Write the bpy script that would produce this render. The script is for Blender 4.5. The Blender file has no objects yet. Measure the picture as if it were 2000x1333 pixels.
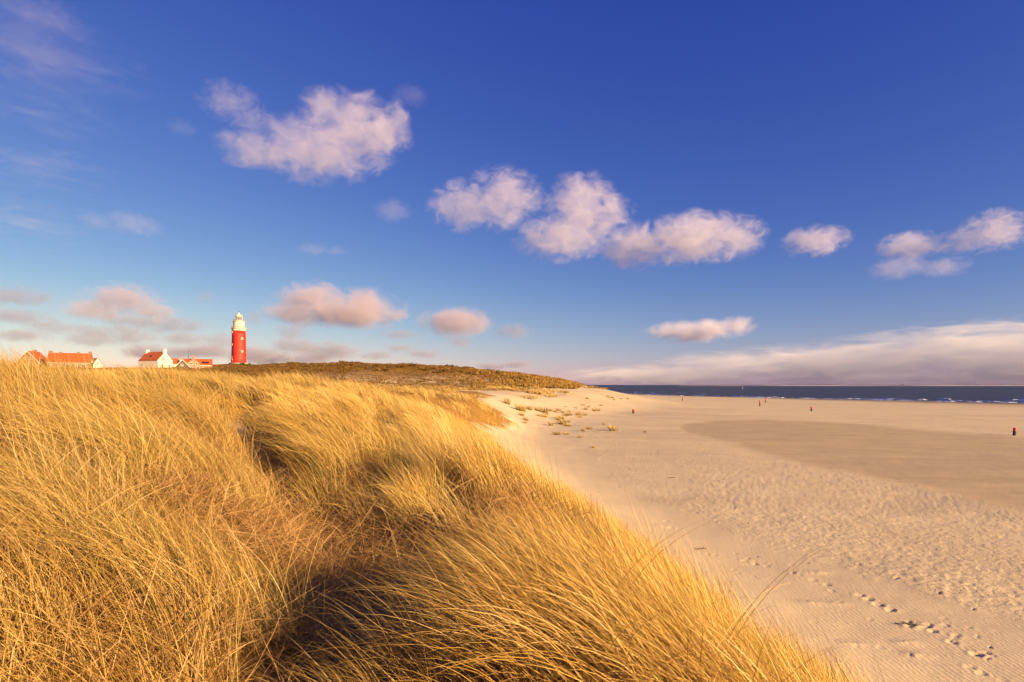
import bpy, bmesh, math, random
import numpy as np
from mathutils import Vector, Matrix

R = math.radians
sc = bpy.context.scene
COL = sc.collection
random.seed(7)
rng = np.random.default_rng(11)

# ------------------------------------------------------------------ camera, sky, sun, exposure
EYE = 8.0                      # metres above the sea
FPX, HORIZON = 1111.0, 752.0   # focal length and horizon line, in photograph pixels
cam_d = bpy.data.cameras.new('camera')
cam_d.lens = 20.0
cam_d.sensor_width = 36.0
cam_d.shift_y = 85.5 / 2000.0
cam_d.clip_start = 0.05
cam_d.clip_end = 90000
cam = bpy.data.objects.new('camera', cam_d)
cam.location = (0, 0, EYE)
cam.rotation_euler = (R(90), 0, 0)
COL.objects.link(cam)
sc.camera = cam

SUN_AZ, SUN_EL = R(126), R(16)     # clockwise from the view direction (+Y)
world = bpy.data.worlds.new('World')
sc.world = world
world.use_nodes = True
nt = world.node_tree
bg = nt.nodes['Background']
sky = nt.nodes.new('ShaderNodeTexSky')
sky.sky_type = 'NISHITA'
sky.sun_disc = False
sky.sun_elevation = SUN_EL
sky.sun_rotation = SUN_AZ
sky.altitude = 0
sky.air_density = 1.0
sky.dust_density = 0.3
sky.ozone_density = 4.0
EXPOSURE = 1.3
# the photograph was taken through a polarising filter: a per-channel response curve on the whole sky
sep = nt.nodes.new('ShaderNodeSeparateColor'); cmb = nt.nodes.new('ShaderNodeCombineColor')
nt.links.new(sky.outputs[0], sep.inputs[0])
for ch, (power, gain) in enumerate(((1.50, 2.35), (1.36, 1.34), (0.60, 0.88))):
    m0 = nt.nodes.new('ShaderNodeMath'); m0.operation = 'MULTIPLY'; m0.inputs[1].default_value = 0.1
    m1 = nt.nodes.new('ShaderNodeMath'); m1.operation = 'POWER'; m1.inputs[1].default_value = power
    m2 = nt.nodes.new('ShaderNodeMath'); m2.operation = 'MULTIPLY'; m2.inputs[1].default_value = gain * 10 / 2 ** EXPOSURE
    nt.links.new(sep.outputs[ch], m0.inputs[0]); nt.links.new(m0.outputs[0], m1.inputs[0]); nt.links.new(m1.outputs[0], m2.inputs[0])
    nt.links.new(m2.outputs[0], cmb.inputs[ch])
nt.links.new(cmb.outputs[0], bg.inputs['Color'])
bg.inputs['Strength'].default_value = 0.1

sun_d = bpy.data.lights.new('sun', 'SUN')
sun_d.energy = 5.0
sun_d.angle = R(0.6)
sun_d.color = (1.0, 0.69, 0.36)
sun = bpy.data.objects.new('sun', sun_d)
sdir = Vector((math.cos(SUN_EL) * math.sin(SUN_AZ), math.cos(SUN_EL) * math.cos(SUN_AZ), math.sin(SUN_EL)))
sun.rotation_euler = sdir.to_track_quat('Z', 'Y').to_euler()
sun.location = (60, -40, 60)
COL.objects.link(sun)

sc.view_settings.view_transform = 'Standard'
sc.view_settings.look = 'None'
sc.view_settings.exposure = EXPOSURE
sc.view_settings.gamma = 1.0
sc.cycles.use_denoising = True
sc.cycles.max_bounces = 6
sc.cycles.diffuse_bounces = 2
sc.cycles.glossy_bounces = 2
sc.cycles.transmission_bounces = 2
sc.cycles.caustics_reflective = False
sc.cycles.use_adaptive_sampling = True
sc.cycles.adaptive_threshold = 0.02
sc.cycles.volume_bounces = 3
sc.cycles.transparent_max_bounces = 12
sc.cycles.volume_step_rate = 0.6
sc.cycles.volume_max_steps = 256
sc.cycles.sample_clamp_indirect = 8.0

# ------------------------------------------------------------------ helpers
def px_point(px, py, depth):
    return Vector(((px - 1000) / FPX * depth, depth, EYE - (py - HORIZON) / FPX * depth))

def hash2(ix, iy, seed):
    h = (ix.astype(np.int64) * 374761393 + iy.astype(np.int64) * 668265263 + seed * 974634777) & 0xffffffff
    h = ((h ^ (h >> 13)) * 1274126177) & 0xffffffff
    h = ((h ^ (h >> 16)) * 2246822519) & 0xffffffff
    return ((h ^ (h >> 15)) & 0xffffff) / float(0xffffff)

def vnoise(x, y, seed=0):
    x = np.asarray(x, float); y = np.asarray(y, float)
    ix = np.floor(x); iy = np.floor(y)
    fx = x - ix; fy = y - iy
    fx = fx * fx * fx * (fx * (fx * 6 - 15) + 10); fy = fy * fy * fy * (fy * (fy * 6 - 15) + 10)
    a = hash2(ix, iy, seed); b = hash2(ix + 1, iy, seed)
    c = hash2(ix, iy + 1, seed); d = hash2(ix + 1, iy + 1, seed)
    return (a + (b - a) * fx) * (1 - fy) + (c + (d - c) * fx) * fy * 1.0

def fbm(x, y, seed=0, octaves=3):
    """-1..1"""
    s = 0; amp = 1; tot = 0
    for o in range(octaves):
        ca, sa = math.cos(0.65 + 1.1 * o), math.sin(0.65 + 1.1 * o)
        s = s + amp * (vnoise((ca * x - sa * y) * 2.03 ** o + 17.3 * o, (sa * x + ca * y) * 2.03 ** o - 9.1 * o, seed + o) * 2 - 1)
        tot += amp; amp *= 0.5
    return s / tot

def smooth(a, b, x):
    t = np.clip((np.asarray(x, float) - a) / (b - a), 0, 1)
    return t * t * (3 - 2 * t)

def tag(o, label=None, category=None, group=None, kind=None):
    if label: o['label'] = label
    if category: o['category'] = category
    if group: o['group'] = group
    if kind: o['kind'] = kind
    return o

def link(name, me, mat=None, parent=None):
    o = bpy.data.objects.new(name, me)
    COL.objects.link(o)
    if mat is not None and me is not None and len(me.materials) == 0:
        me.materials.append(mat)
    if parent is not None:
        o.parent = parent
    return o

def empty(name, loc, rz=0):
    o = bpy.data.objects.new(name, None)
    o.empty_display_size = 0.5
    o.location = loc
    o.rotation_euler = (0, 0, rz)
    COL.objects.link(o)
    return o

def np_mesh(name, verts, loop_verts, loop_starts, loop_totals, smooth_shade=True):
    me = bpy.data.meshes.new(name)
    me.vertices.add(len(verts))
    me.vertices.foreach_set('co', np.asarray(verts, np.float32).ravel())
    me.loops.add(len(loop_verts))
    me.loops.foreach_set('vertex_index', np.asarray(loop_verts, np.int32))
    me.polygons.add(len(loop_starts))
    me.polygons.foreach_set('loop_start', np.asarray(loop_starts, np.int32))
    me.polygons.foreach_set('loop_total', np.asarray(loop_totals, np.int32))
    me.polygons.foreach_set('use_smooth', np.full(len(loop_starts), smooth_shade))
    me.update(calc_edges=True)
    return me

def point_attr(me, name, values):
    a = me.attributes.new(name, 'FLOAT', 'POINT')
    a.data.foreach_set('value', np.asarray(values, np.float32).ravel())

def point_color(me, name, rgb):
    a = me.attributes.new(name, 'FLOAT_COLOR', 'POINT')
    c = np.ones((len(rgb), 4), np.float32); c[:, :3] = rgb
    a.data.foreach_set('color', c.ravel())

# ---- material helpers
class NT:
    def __init__(self, name):
        self.m = bpy.data.materials.new(name)
        self.m.use_nodes = True
        self.t = self.m.node_tree
        self.b = self.t.nodes.get('Principled BSDF')
        self.out = self.t.nodes.get('Material Output')
    def n(self, kind, **kw):
        nd = self.t.nodes.new('ShaderNode' + kind)
        for k, v in kw.items():
            if k in nd.inputs: nd.inputs[k].default_value = v
            else: setattr(nd, k, v)
        return nd
    def l(self, a, b): self.t.links.new(a, b)
    def math(self, op, a, b=None, c=None, clamp=False):
        nd = self.t.nodes.new('ShaderNodeMath'); nd.operation = op; nd.use_clamp = clamp
        for i, v in enumerate((a, b, c)):
            if v is None: continue
            if isinstance(v, (int, float)): nd.inputs[i].default_value = v
            else: self.l(v, nd.inputs[i])
        return nd.outputs[0]
    def mix(self, fac, a, b, blend='MIX'):
        nd = self.t.nodes.new('ShaderNodeMix'); nd.data_type = 'RGBA'; nd.blend_type = blend
        for sock, v in ((nd.inputs['Factor'], fac), (nd.inputs[6], a), (nd.inputs[7], b)):
            if isinstance(v, (int, float)): sock.default_value = v
            elif isinstance(v, tuple): sock.default_value = (*v, 1) if len(v) == 3 else v
            else: self.l(v, sock)
        return nd.outputs[2]
    def noise(self, vec, scale, detail=4, rough=0.55, dist=0.0):
        nd = self.n('TexNoise'); nd.inputs['Scale'].default_value = scale
        nd.inputs['Detail'].default_value = detail; nd.inputs['Roughness'].default_value = rough
        nd.inputs['Distortion'].default_value = dist
        if vec is not None: self.l(vec, nd.inputs['Vector'])
        return nd.outputs['Fac']
    def ramp(self, fac, a, b, ca=0.0, cb=1.0):
        nd = self.n('MapRange'); nd.clamp = True
        nd.inputs['From Min'].default_value = a; nd.inputs['From Max'].default_value = b
        nd.inputs['To Min'].default_value = ca; nd.inputs['To Max'].default_value = cb
        self.l(fac, nd.inputs['Value'])
        return nd.outputs[0]
    def attr(self, name, out='Fac'):
        nd = self.n('Attribute'); nd.attribute_name = name
        return nd.outputs[out]
    def bump(self, h, strength, dist, normal=None):
        nd = self.n('Bump'); nd.inputs['Strength'].default_value = strength
        nd.inputs['Distance'].default_value = dist
        self.l(h, nd.inputs['Height'])
        if normal is not None: self.l(normal, nd.inputs['Normal'])
        return nd.outputs[0]

def paint(name, rgb, rough=0.6, var=0.12, scale=1.2, bump=0.0, bscale=20, metallic=0.0):
    """painted or plastered surface with a little weathering"""
    t = NT(name)
    co = t.n('TexCoord').outputs['Object']
    f = t.noise(co, scale, 5, 0.6)
    f2 = t.noise(co, scale * 6, 3, 0.6)
    dark = tuple(c * (1 - 2.2 * var) for c in rgb); light = tuple(min(1, c * (1 + var)) for c in rgb)
    c = t.mix(t.ramp(f, 0.3, 0.7), dark, light)
    c = t.mix(t.ramp(f2, 0.35, 0.7, 0, 0.35), c, rgb)
    t.l(c, t.b.inputs['Base Color'])
    t.b.inputs['Roughness'].default_value = rough
    t.b.inputs['Metallic'].default_value = metallic
    if bump:
        t.l(t.bump(t.noise(co, bscale, 3), bump, 0.05), t.b.inputs['Normal'])
    return t.m

# ------------------------------------------------------------------ the lie of the land
SL = {  # depth: [(x, z), ...] cross sections of the ground from the dune top on the left to the sea on the right
    -40: [(-40, 7.4), (-6, 6.9), (-1, 6.3), (2, 6.2), (4.5, 4.9), (6.5, 3.5), (8.2, 2.7), (11, 2.5), (60, 1.6), (330, 0), (400, -2)],
    0.5: [(-40, 7.8), (-8, 7.7), (-4, 7.3), (-2.0, 6.95), (0.7, 6.7), (1.7, 6.4), (2.9, 5.3), (4.7, 3.8), (6.5, 2.8), (9, 2.5), (60, 1.5), (310, 0), (400, -2)],
    2.5: [(-40, 7.8), (-8, 7.7), (-4, 7.3), (-2.0, 6.95), (0.6, 6.65), (1.5, 6.4), (2.8, 5.3), (4.5, 3.8), (6.3, 2.8), (9, 2.5), (60, 1.5), (310, 0), (400, -2)],
    4.8: [(-40, 7.9), (-8, 7.7), (-4.5, 7.3), (-2.6, 6.95), (0.0, 6.6), (1.0, 6.4), (2.5, 5.2), (4.2, 3.8), (6.0, 2.75), (9, 2.48), (60, 1.5), (310, 0), (400, -2)],
    7.5: [(-40, 8.0), (-10, 7.9), (-6, 7.45), (-3.6, 7.0), (-2.0, 6.7), (-0.7, 6.65), (0.2, 6.45), (1.6, 5.5), (3.4, 4.0), (5.2, 2.8), (8, 2.45), (60, 1.5), (310, 0), (400, -2)],
    11: [(-40, 8.1), (-12, 8.0), (-8, 7.55), (-5.2, 7.0), (-3.4, 6.85), (-1.8, 6.75), (-0.9, 6.5), (0.8, 5.6), (2.9, 4.0), (4.9, 2.75), (8, 2.42), (60, 1.45), (305, 0), (400, -2)],
    17: [(-40, 8.2), (-15, 8.1), (-11, 7.6), (-8, 7.1), (-6, 7.0), (-3.5, 6.8), (-1.5, 6.35), (0, 5.45), (2, 3.9), (4, 2.7), (7, 2.4), (60, 1.4), (300, 0), (400, -2)],
    25: [(-45, 8.3), (-20, 8.2), (-15, 7.8), (-10, 7.4), (-6, 7.0), (-3, 6.25), (-1, 5.3), (1, 3.9), (3, 2.8), (6, 2.35), (60, 1.35), (295, 0), (400, -2)],
    35: [(-60, 8.3), (-25, 8.4), (-17, 8.1), (-13, 7.8), (-9, 7.2), (-5, 6.2), (-2.2, 4.9), (0, 3.5), (3, 2.5), (6, 2.3), (60, 1.3), (290, 0), (400, -2)],
    45: [(-70, 8.2), (-30, 8.4), (-20, 8.2), (-14, 7.9), (-9, 7.1), (-6, 6.25), (-3.5, 4.8), (-1, 3.3), (1.5, 2.5), (6, 2.25), (60, 1.25), (285, 0), (400, -2)],
    57: [(-80, 7.8), (-30, 7.9), (-18, 7.6), (-10, 6.8), (-6, 6.2), (-3.6, 5.0), (-1.5, 3.5), (1, 2.5), (6, 2.2), (60, 1.2), (280, 0), (400, -2)],
    70: [(-90, 7.5), (-30, 7.4), (-16, 7.0), (-8, 6.7), (-4, 6.3), (-1.6, 4.8), (0.2, 3.0), (2, 2.45), (6, 2.2), (65, 1.1), (275, 0), (400, -2)],
    85: [(-90, 7.2), (-30, 7.0), (-14, 6.7), (-7, 6.1), (-3.7, 5.3), (-1, 4.1), (2, 3.0), (6, 2.3), (20, 1.8), (70, 1.0), (270, 0), (400, -2)],
    100: [(-110, 7.2), (-30, 7.0), (-14, 6.9), (-7, 6.8), (-3, 6.2), (0, 5.2), (4, 3.7), (8, 2.7), (14, 2.0), (70, 0.95), (265, 0), (400, -2)],
    125: [(-125, 7.4), (-40, 7.0), (-15, 6.9), (-5, 6.7), (2, 6.1), (9, 4.3), (15, 2.8), (22, 1.8), (70, 0.9), (262, 0), (400, -2)],
    160: [(-170, 8.5), (-60, 7.0), (-20, 6.9), (0, 6.8), (10, 6.5), (20, 5.4), (28, 3.3), (37, 1.9), (75, 0.85), (258, 0), (400, -2)],
    205: [(-220, 11), (-110, 9.5), (-60, 8.6), (-30, 8.0), (0, 7.8), (15, 8.0), (27, 7.1), (36, 6.0), (45, 3.6), (56, 1.7), (85, 0.8), (245, 0), (400, -2)],
    240: [(-260, 14.8), (-160, 14.8), (-110, 13), (-80, 14.4), (-50, 15.6), (-25, 15.0), (0, 12.2), (15, 10.2), (27, 8.4), (36, 6.5), (46, 4), (60, 1.6), (90, 0.75), (224, 0), (400, -2)],
    280: [(-300, 15.6), (-200, 15.6), (-150, 16.2), (-111, 17.9), (-88, 18.7), (-50, 18.2), (-30, 16.9), (-12.6, 14.9), (7.6, 12.3), (22.7, 11.3), (29, 9.0), (36, 6.8), (48, 4.2), (65, 1.6), (95, 0.7), (200, 0), (400, -2)],
    340: [(-360, 16), (-200, 17.8), (-165, 20.0), (-140, 18), (-100, 16.5), (-50, 15), (0, 10.5), (25, 7.5), (42, 4.8), (62, 2.6), (85, 0.9), (163, 0), (400, -2)],
    381: [(-400, 17), (-215, 19.5), (-197, 21.6), (-168, 21.6), (-150, 19), (-120, 16), (0, 9), (30, 5), (60, 2.2), (85, 0.7), (139, 0), (400, -2)],
    450: [(-500, 12), (-180, 15), (-100, 10), (0, 6), (40, 3), (70, 1), (106, 0), (350, -2)],
    560: [(-600, 10), (-100, 8), (0, 5), (50, 2), (89, 0), (300, -2)],
    800: [(-900, 6), (-100, 5), (0, 3), (40, 1), (70, 0), (200, -2)],
}
SLK = sorted(SL)
S_OF = lambda y: np.arcsinh(np.asarray(y, float) / 6.0)
SLS = S_OF(SLK)

def base_height(x, y):
    x = np.asarray(x, float).ravel(); y = np.asarray(y, float).ravel()
    s = np.clip(S_OF(y), SLS[0] + 1e-6, SLS[-1] - 1e-6)
    k = np.clip(np.searchsorted(SLS, s) - 1, 0, len(SLS) - 2)
    w = 0.35 + 0.028 * np.abs(y)
    taps = np.array([-1.2, -0.6, 0, 0.6, 1.2])
    wts = np.array([0.12, 0.23, 0.30, 0.23, 0.12])
    Z = np.zeros((len(SLK), len(x)), np.float32)
    for i, yy in enumerate(SLK):
        p = np.array(SL[yy], float)
        need = np.abs(k - i) <= 2
        if not need.any(): continue
        xs = x[need]; acc = 0
        for t, q in zip(taps, wts):
            acc = acc + q * np.interp(xs + t * w[need], p[:, 0], p[:, 1])
        Z[i, need] = acc
    n = len(SLK); idx = np.arange(len(x))
    k0 = np.maximum(k - 1, 0); k1 = k; k2 = k + 1; k3 = np.minimum(k + 2, n - 1)
    s1 = SLS[k1]; s2 = SLS[k2]; t = (s - s1) / (s2 - s1)
    h = s2 - s1
    m1 = (Z[k2, idx] - Z[k0, idx]) / np.maximum(SLS[k2] - SLS[k0], 1e-6) * h
    m2 = (Z[k3, idx] - Z[k1, idx]) / np.maximum(SLS[k3] - SLS[k1], 1e-6) * h
    t2 = t * t; t3 = t2 * t
    return (2 * t3 - 3 * t2 + 1) * Z[k1, idx] + (t3 - 2 * t2 + t) * m1 + (-2 * t3 + 3 * t2) * Z[k2, idx] + (t3 - t2) * m2

XG = np.array([(-40, 5.4), (0, 4.9), (2.5, 3.4), (4.8, 2.75), (7.5, 2.3), (11, 1.85), (17, 1.25), (25, 0.7), (35, -0.6), (45, -1.9), (52, -2.7), (57, -1.4),
               (63, 0.2), (69, 0.5), (74, -0.4), (79, -2.6), (85, -3.9), (92, -3.8), (100, -3.0), (106, -6), (114, -14), (124, -20), (130, -8), (136, 8), (150, 14), (162, 17), (172, 12), (185, 20), (205, 24), (240, 30), (280, 34), (340, 40), (420, 40), (800, 30)])
def grass_edge(x, y):
    """>0 inside the marram, in metres from its seaward edge"""
    wob = 0.35 * fbm(np.asarray(y) / 1.7, np.asarray(x) / 1.7, 31) * np.clip(np.asarray(y) / 8, 0.6, 4)
    return np.interp(y, XG[:, 0], XG[:, 1]) + wob - x

PATH = np.array([(-0.45, -6), (-0.5, 0), (-0.75, 2.5), (-0.9, 3.7), (-1.16, 4.6), (-1.9, 5.8), (-3.0, 7.6), (-5.3, 11.5), (-6.7, 14), (-8.1, 17), (-9.4, 20), (-10.6, 22)])
CLEFT = np.array([(-1.2, 4.9), (-1.45, 7.2), (-2.0, 10.5), (-3.3, 15), (-4.9, 21), (-6.8, 29)])
def poly_dist(x, y, P):
    x = np.asarray(x, float); y = np.asarray(y, float)
    d = np.full(x.shape, 1e9)
    for (x0, y0), (x1, y1) in zip(P[:-1], P[1:]):
        dx, dy = x1 - x0, y1 - y0
        t = np.clip(((x - x0) * dx + (y - y0) * dy) / (dx * dx + dy * dy), 0, 1)
        d = np.minimum(d, np.hypot(x - x0 - t * dx, y - y0 - t * dy))
    return d
POCKETS = [(-6.0, 8.3, 0.6, 0.7), (-4.4, 5.0, 0.35, 0.4), (-9.4, 12.5, 0.6, 0.8), (0.95, 5.2, 0.35, 0.4), (-13.0, 18, 0.8, 1.2), (-6.0, 21, 0.6, 1.2), (-16.5, 25, 1.0, 1.5)]
def pocket(x, y):
    """1 in the small bare pockets between tussocks"""
    m = np.zeros(np.shape(x))
    for (a, b, ra, rb) in POCKETS: m = np.maximum(m, np.exp(-((x - a) / ra) ** 2 - ((y - b) / rb) ** 2))
    return m
def path_dist(x, y): return poly_dist(x, y, PATH)
def cleft_dist(x, y): return poly_dist(x, y, CLEFT)

# footprints and scuffs trodden into the smooth sand at the dune foot (photograph pixel -> place on the sand)
def on_sand(px, py):
    d = 12.0
    for _ in range(30):
        z = float(base_height([(px - 1000) / FPX * d], [d])[0])
        d = 0.5 * d + 0.5 * (EYE - z) * FPX / (py - HORIZON)
    return ((px - 1000) / FPX * d, d)
PRINTS = []
def trail(pts, r=0.15, depth=0.055):
    for (px, py) in pts: PRINTS.append((*on_sand(px, py), 0.66 * r * random.uniform(0.8, 1.15), 0.40 * depth * random.uniform(0.5, 1.2), random.uniform(-0.3, 0.3)))
trail([(1368, 1079), (1382, 1080), (1397, 1083), (1436, 1090), (1455, 1094), (1475, 1099), (1497, 1104)], 0.15, 0.05)
trail([(1549, 1117), (1562, 1121), (1588, 1131), (1616, 1140), (1625, 1152)], 0.16, 0.055)
trail([(1680, 1161), (1697, 1169), (1716, 1179), (1740, 1189)], 0.17, 0.07)
trail([(1808, 1223), (1823, 1232), (1860, 1254), (1908, 1278)], 0.17, 0.07)
trail([(1895, 1303), (1918, 1316), (1985, 1340), (1960, 1330)], 0.13, 0.04)
trail([(1300, 1017), (1310, 1031), (1325, 1033), (1240, 1005), (1292, 1015)], 0.2, 0.05)
trail([(1575, 1174), (1640, 1175), (1588, 1214), (1700, 1208), (1760, 1252), (1779, 1283), (1648, 1253), (1672, 1262), (1720, 1265), (1434, 1111), (1440, 1117), (1471, 1124), (1512, 1093), (1590, 1118)], 0.11, 0.03)
for _ in range(60):
    px_ = random.uniform(1040, 1960); py_ = 885 + (px_ - 1040) * 0.40 + random.gauss(0, 34)
    PRINTS.append((*on_sand(px_, py_), random.uniform(0.04, 0.10), random.uniform(0.008, 0.022), random.uniform(-0.6, 0.6)))
MOUNDS = [(*on_sand(px, py), r, h) for px, py, r, h in [(1290, 1028, 0.35, 0.07), (1600, 1117, 0.3, 0.06), (1778, 1222, 0.35, 0.06), (1580, 1176, 0.28, 0.05), (1630, 1177, 0.3, 0.05), (1770, 1256, 0.3, 0.06), (1785, 1280, 0.3, 0.06), (1660, 1256, 0.25, 0.05)]]

DAMP_U = [(1325, 840), (1345, 832), (1400, 824), (1500, 819), (1620, 822), (1760, 833), (1900, 843), (2060, 852), (2400, 868)]
DAMP_L = [(1325, 840), (1345, 856), (1400, 874), (1500, 903), (1620, 935), (1760, 968), (1900, 1003), (2060, 1042), (2400, 1120)]
def rel_px(x, y, z):
    yy = np.maximum(y, 0.5)
    return 1000 + FPX * x / yy, HORIZON + FPX * (EYE - z) / yy
# damp flat: outline as places on the ground, held as polygons in plan
def plan(pts, z=1.2):
    return np.array([((px - 1000) / FPX * (EYE - z) * FPX / (py - HORIZON), (EYE - z) * FPX / (py - HORIZON)) for px, py in pts])
DU, DL = plan(DAMP_U, 1.15), plan(DAMP_L, 1.5)
def damp_mask(x, y):
    wob = 0.06 * fbm(x / 6.0, y / 6.0, 71, 3)
    a = np.arctan2(x, y)            # bearing from the dune; the flat is fan-shaped along the beach
    r = np.hypot(x, y)
    au, al = np.arctan2(DU[:, 0], DU[:, 1]), np.arctan2(DL[:, 0], DL[:, 1])
    ru = np.interp(a, au, np.hypot(DU[:, 0], DU[:, 1])); rl = np.interp(a, al, np.hypot(DL[:, 0], DL[:, 1]))
    inside = np.minimum(np.log(ru / np.maximum(r, 1)), np.log(np.maximum(r, 1) / rl)) + wob * 0.8
    m = smooth(-0.03, 0.10, inside + 0.03 * fbm(x / 2.5, y / 2.5, 72, 3))
    return np.where((a > au[0]) & (a < 1.5), m, 0)

ROUGH = np.array([(-10, 16), (5, 15.5), (9, 14.6), (12, 13.0), (15, 11.8), (20, 9.0), (28, 6.3), (40, 5.4), (60, 6), (90, 10), (125, 20), (200, 60), (300, 120)])
def rough_mask(x, y):
    """the coarse trampled belt of dry sand between the dune foot and the damp flat"""
    e = x - np.interp(y, ROUGH[:, 0], ROUGH[:, 1]) + 1.1 * fbm(x / 2.2, y / 2.2, 55, 3)
    m = smooth(-0.6, 1.4, e) * (1 - 0.85 * damp_mask(x, y))
    return m * (1 - smooth(90, 170, y))

def height(x, y, fine=True):
    x = np.asarray(x, float).ravel(); y = np.asarray(y, float).ravel()
    z = base_height(x, y)
    e = grass_edge(x, y)
    dune = smooth(-0.5, 2.0, e)
    near = 1 - smooth(30, 60, y)
    pd, cd = path_dist(x, y), cleft_dist(x, y)
    wide = 0.62 + 0.45 * smooth(2.5, 4, y) * (1 - smooth(6.5, 9, y)) + 0.25 * smooth(13, 17, y)
    z = z - dune * ((0.46 + 0.20 * smooth(7, 10, y)) * np.exp(-(pd / wide) ** 2) + 0.40 * np.exp(-(cd / 0.55) ** 2) * (1 - np.exp(-(pd / wide) ** 2)))
    z = z + 0.34 * np.exp(-((x + 4.6) / 2.0) ** 2 - ((y - 14) / 3.0) ** 2)
    u_ = x / np.maximum(y, 1.0)
    z = z - 0.20 * smooth(-0.98, -0.92, u_) * (1 - smooth(-0.76, -0.68, u_)) * smooth(9, 13, y) * (1 - smooth(45, 60, y))
    z = z - 0.22 * pocket(x, y)
    z = z + dune * near * 0.26 * fbm(x / 3.0, y / 3.0, 3, 2) * smooth(0.1, 1.0, pd)
    z = z + dune * smooth(18, 40, y) * (1 - smooth(180, 240, y)) * 0.62 * fbm(x / 6, y / 9, 4, 3)
    z = z + smooth(170, 240, y) * smooth(-5, 15, e) * 1.25 * fbm(x / 17, y / 17, 5, 4)
    z = z + (1 - dune) * 0.05 * fbm(x / 6, y / 6, 6, 2) * smooth(2, 10, y)
    if not fine: return z
    r = rough_mask(x, y) * (1 - smooth(26, 60, y) * 0.6)
    n = fbm(x / 0.15, y / 0.15, 8, 2)
    n2 = fbm(x / 1.6, y / 1.6, 9, 3)
    patch = 0.45 + 1.1 * vnoise(x / 3.1, y / 4.3, 14)
    z = z + r * patch * (0.016 * n + 0.022 * n2)
    z = z + damp_mask(x, y) * 0.012 * fbm(x / 0.6, y / 2.0, 19, 2)
    smoothsand = (1 - r) * (1 - dune)
    z = z + smoothsand * 0.012 * fbm(x / 0.9, y / 0.9, 10, 2)
    z = z + dune * (1 - smooth(8, 16, y)) * 0.03 * fbm(x / 0.3, y / 0.3, 12, 3)
    for (fx, fy, fr, fd, fa) in PRINTS:
        q = (np.abs(x - fx) < fr * 4) & (np.abs(y - fy) < fr * 4)
        if not q.any(): continue
        ca, sa = math.cos(fa), math.sin(fa)
        dx, dy = x[q] - fx, y[q] - fy
        u = (ca * dx + sa * dy) / (fr * 1.25); v = (-sa * dx + ca * dy) / (fr * 0.95)
        rr = np.hypot(u, v)
        z[q] += -fd * 1.2 * (1 - smooth(0.55, 1.0, rr)) + fd * 0.5 * np.exp(-((rr - 1.25) / 0.28) ** 2)
    for (mx, my, mr, mh) in MOUNDS:
        q = (np.abs(x - mx) < mr * 3) & (np.abs(y - my) < mr * 3)
        if not q.any(): continue
        dx, dy = (x[q] - mx) / mr, (y[q] - my) / (mr * 0.5)
        g = np.exp(-(dx * dx + dy * dy))
        z[q] += 0.45 * mh * g * (0.5 + vnoise(x[q] / 0.09, y[q] / 0.09, 77))
    return z

def ground_z(x, y):
    return float(height([x], [y], False)[0])

# ------------------------------------------------------------------ sand ground (one sheet)
uu = np.concatenate([np.linspace(-3.2, -1.05, 30, endpoint=False), np.linspace(-1.05, 0.0, 150, endpoint=False),
                     np.linspace(0.0, 0.95, 330, endpoint=False), np.linspace(0.95, 3.2, 40)])
yy = [-40.0]
while yy[-1] < 800:
    d = abs(yy[-1])
    if yy[-1] < -1: st = 1.2
    elif yy[-1] < 8: st = 0.09
    elif yy[-1] < 26: st = 0.0055 * d
    elif yy[-1] < 300: st = 0.0125 * d
    else: st = 0.03 * d
    yy.append(yy[-1] + st)
yy = np.array(yy)
U, Y = np.meshgrid(uu, yy)
X = U * np.sqrt(Y * Y + 30.0)
Zg = height(X.ravel(), Y.ravel()).reshape(X.shape)
nr, nc = X.shape
co = np.stack([X, Y, Zg], -1).reshape(-1, 3)
ii = np.arange((nr - 1) * (nc - 1)); r_, c_ = ii // (nc - 1), ii % (nc - 1)
a0 = r_ * nc + c_
lv = np.stack([a0, a0 + 1, a0 + nc + 1, a0 + nc], -1).ravel()
me = np_mesh('sand_ground', co, lv, np.arange(len(ii)) * 4, np.full(len(ii), 4))
xf, yf = X.ravel(), Y.ravel()
ge = grass_edge(xf, yf)
pdist = path_dist(xf, yf)
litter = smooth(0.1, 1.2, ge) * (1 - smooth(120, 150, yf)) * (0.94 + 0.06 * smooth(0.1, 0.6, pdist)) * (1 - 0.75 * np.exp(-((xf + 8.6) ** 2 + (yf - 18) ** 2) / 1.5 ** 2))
hill = smooth(-4, 6, ge) * smooth(195, 235, yf)
flat_scrub = smooth(0, 6, ge) * smooth(100, 130, yf) * (1 - hill)
point_attr(me, 'damp', damp_mask(xf, yf))
point_attr(me, 'rough', rough_mask(xf, yf))
point_attr(me, 'litter', litter)
point_attr(me, 'hill', hill)
point_attr(me, 'scrub', flat_scrub)
shore = smooth(0.75, 0.0, Zg.ravel()) if False else 1 - smooth(0.05, 0.45, Zg.ravel())
point_attr(me, 'wet', shore * (yf > 60))

t = NT('sand')
gco = t.n('TexCoord').outputs['Object']
geo = t.n('NewGeometry')
big = t.noise(gco, 0.11, 4, 0.6)
mid = t.noise(gco, 1.3, 4, 0.6)
grain = t.noise(gco, 60, 2, 0.7)
base = t.mix(t.ramp(big, 0.3, 0.7), (0.55, 0.435, 0.265), (0.63, 0.505, 0.31))
base = t.mix(t.ramp(mid, 0.35, 0.75, 0, 0.35), base, (0.49, 0.375, 0.22))
base = t.mix(t.ramp(grain, 0.4, 0.8, 0, 0.25), base, (0.68, 0.56, 0.35))
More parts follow.
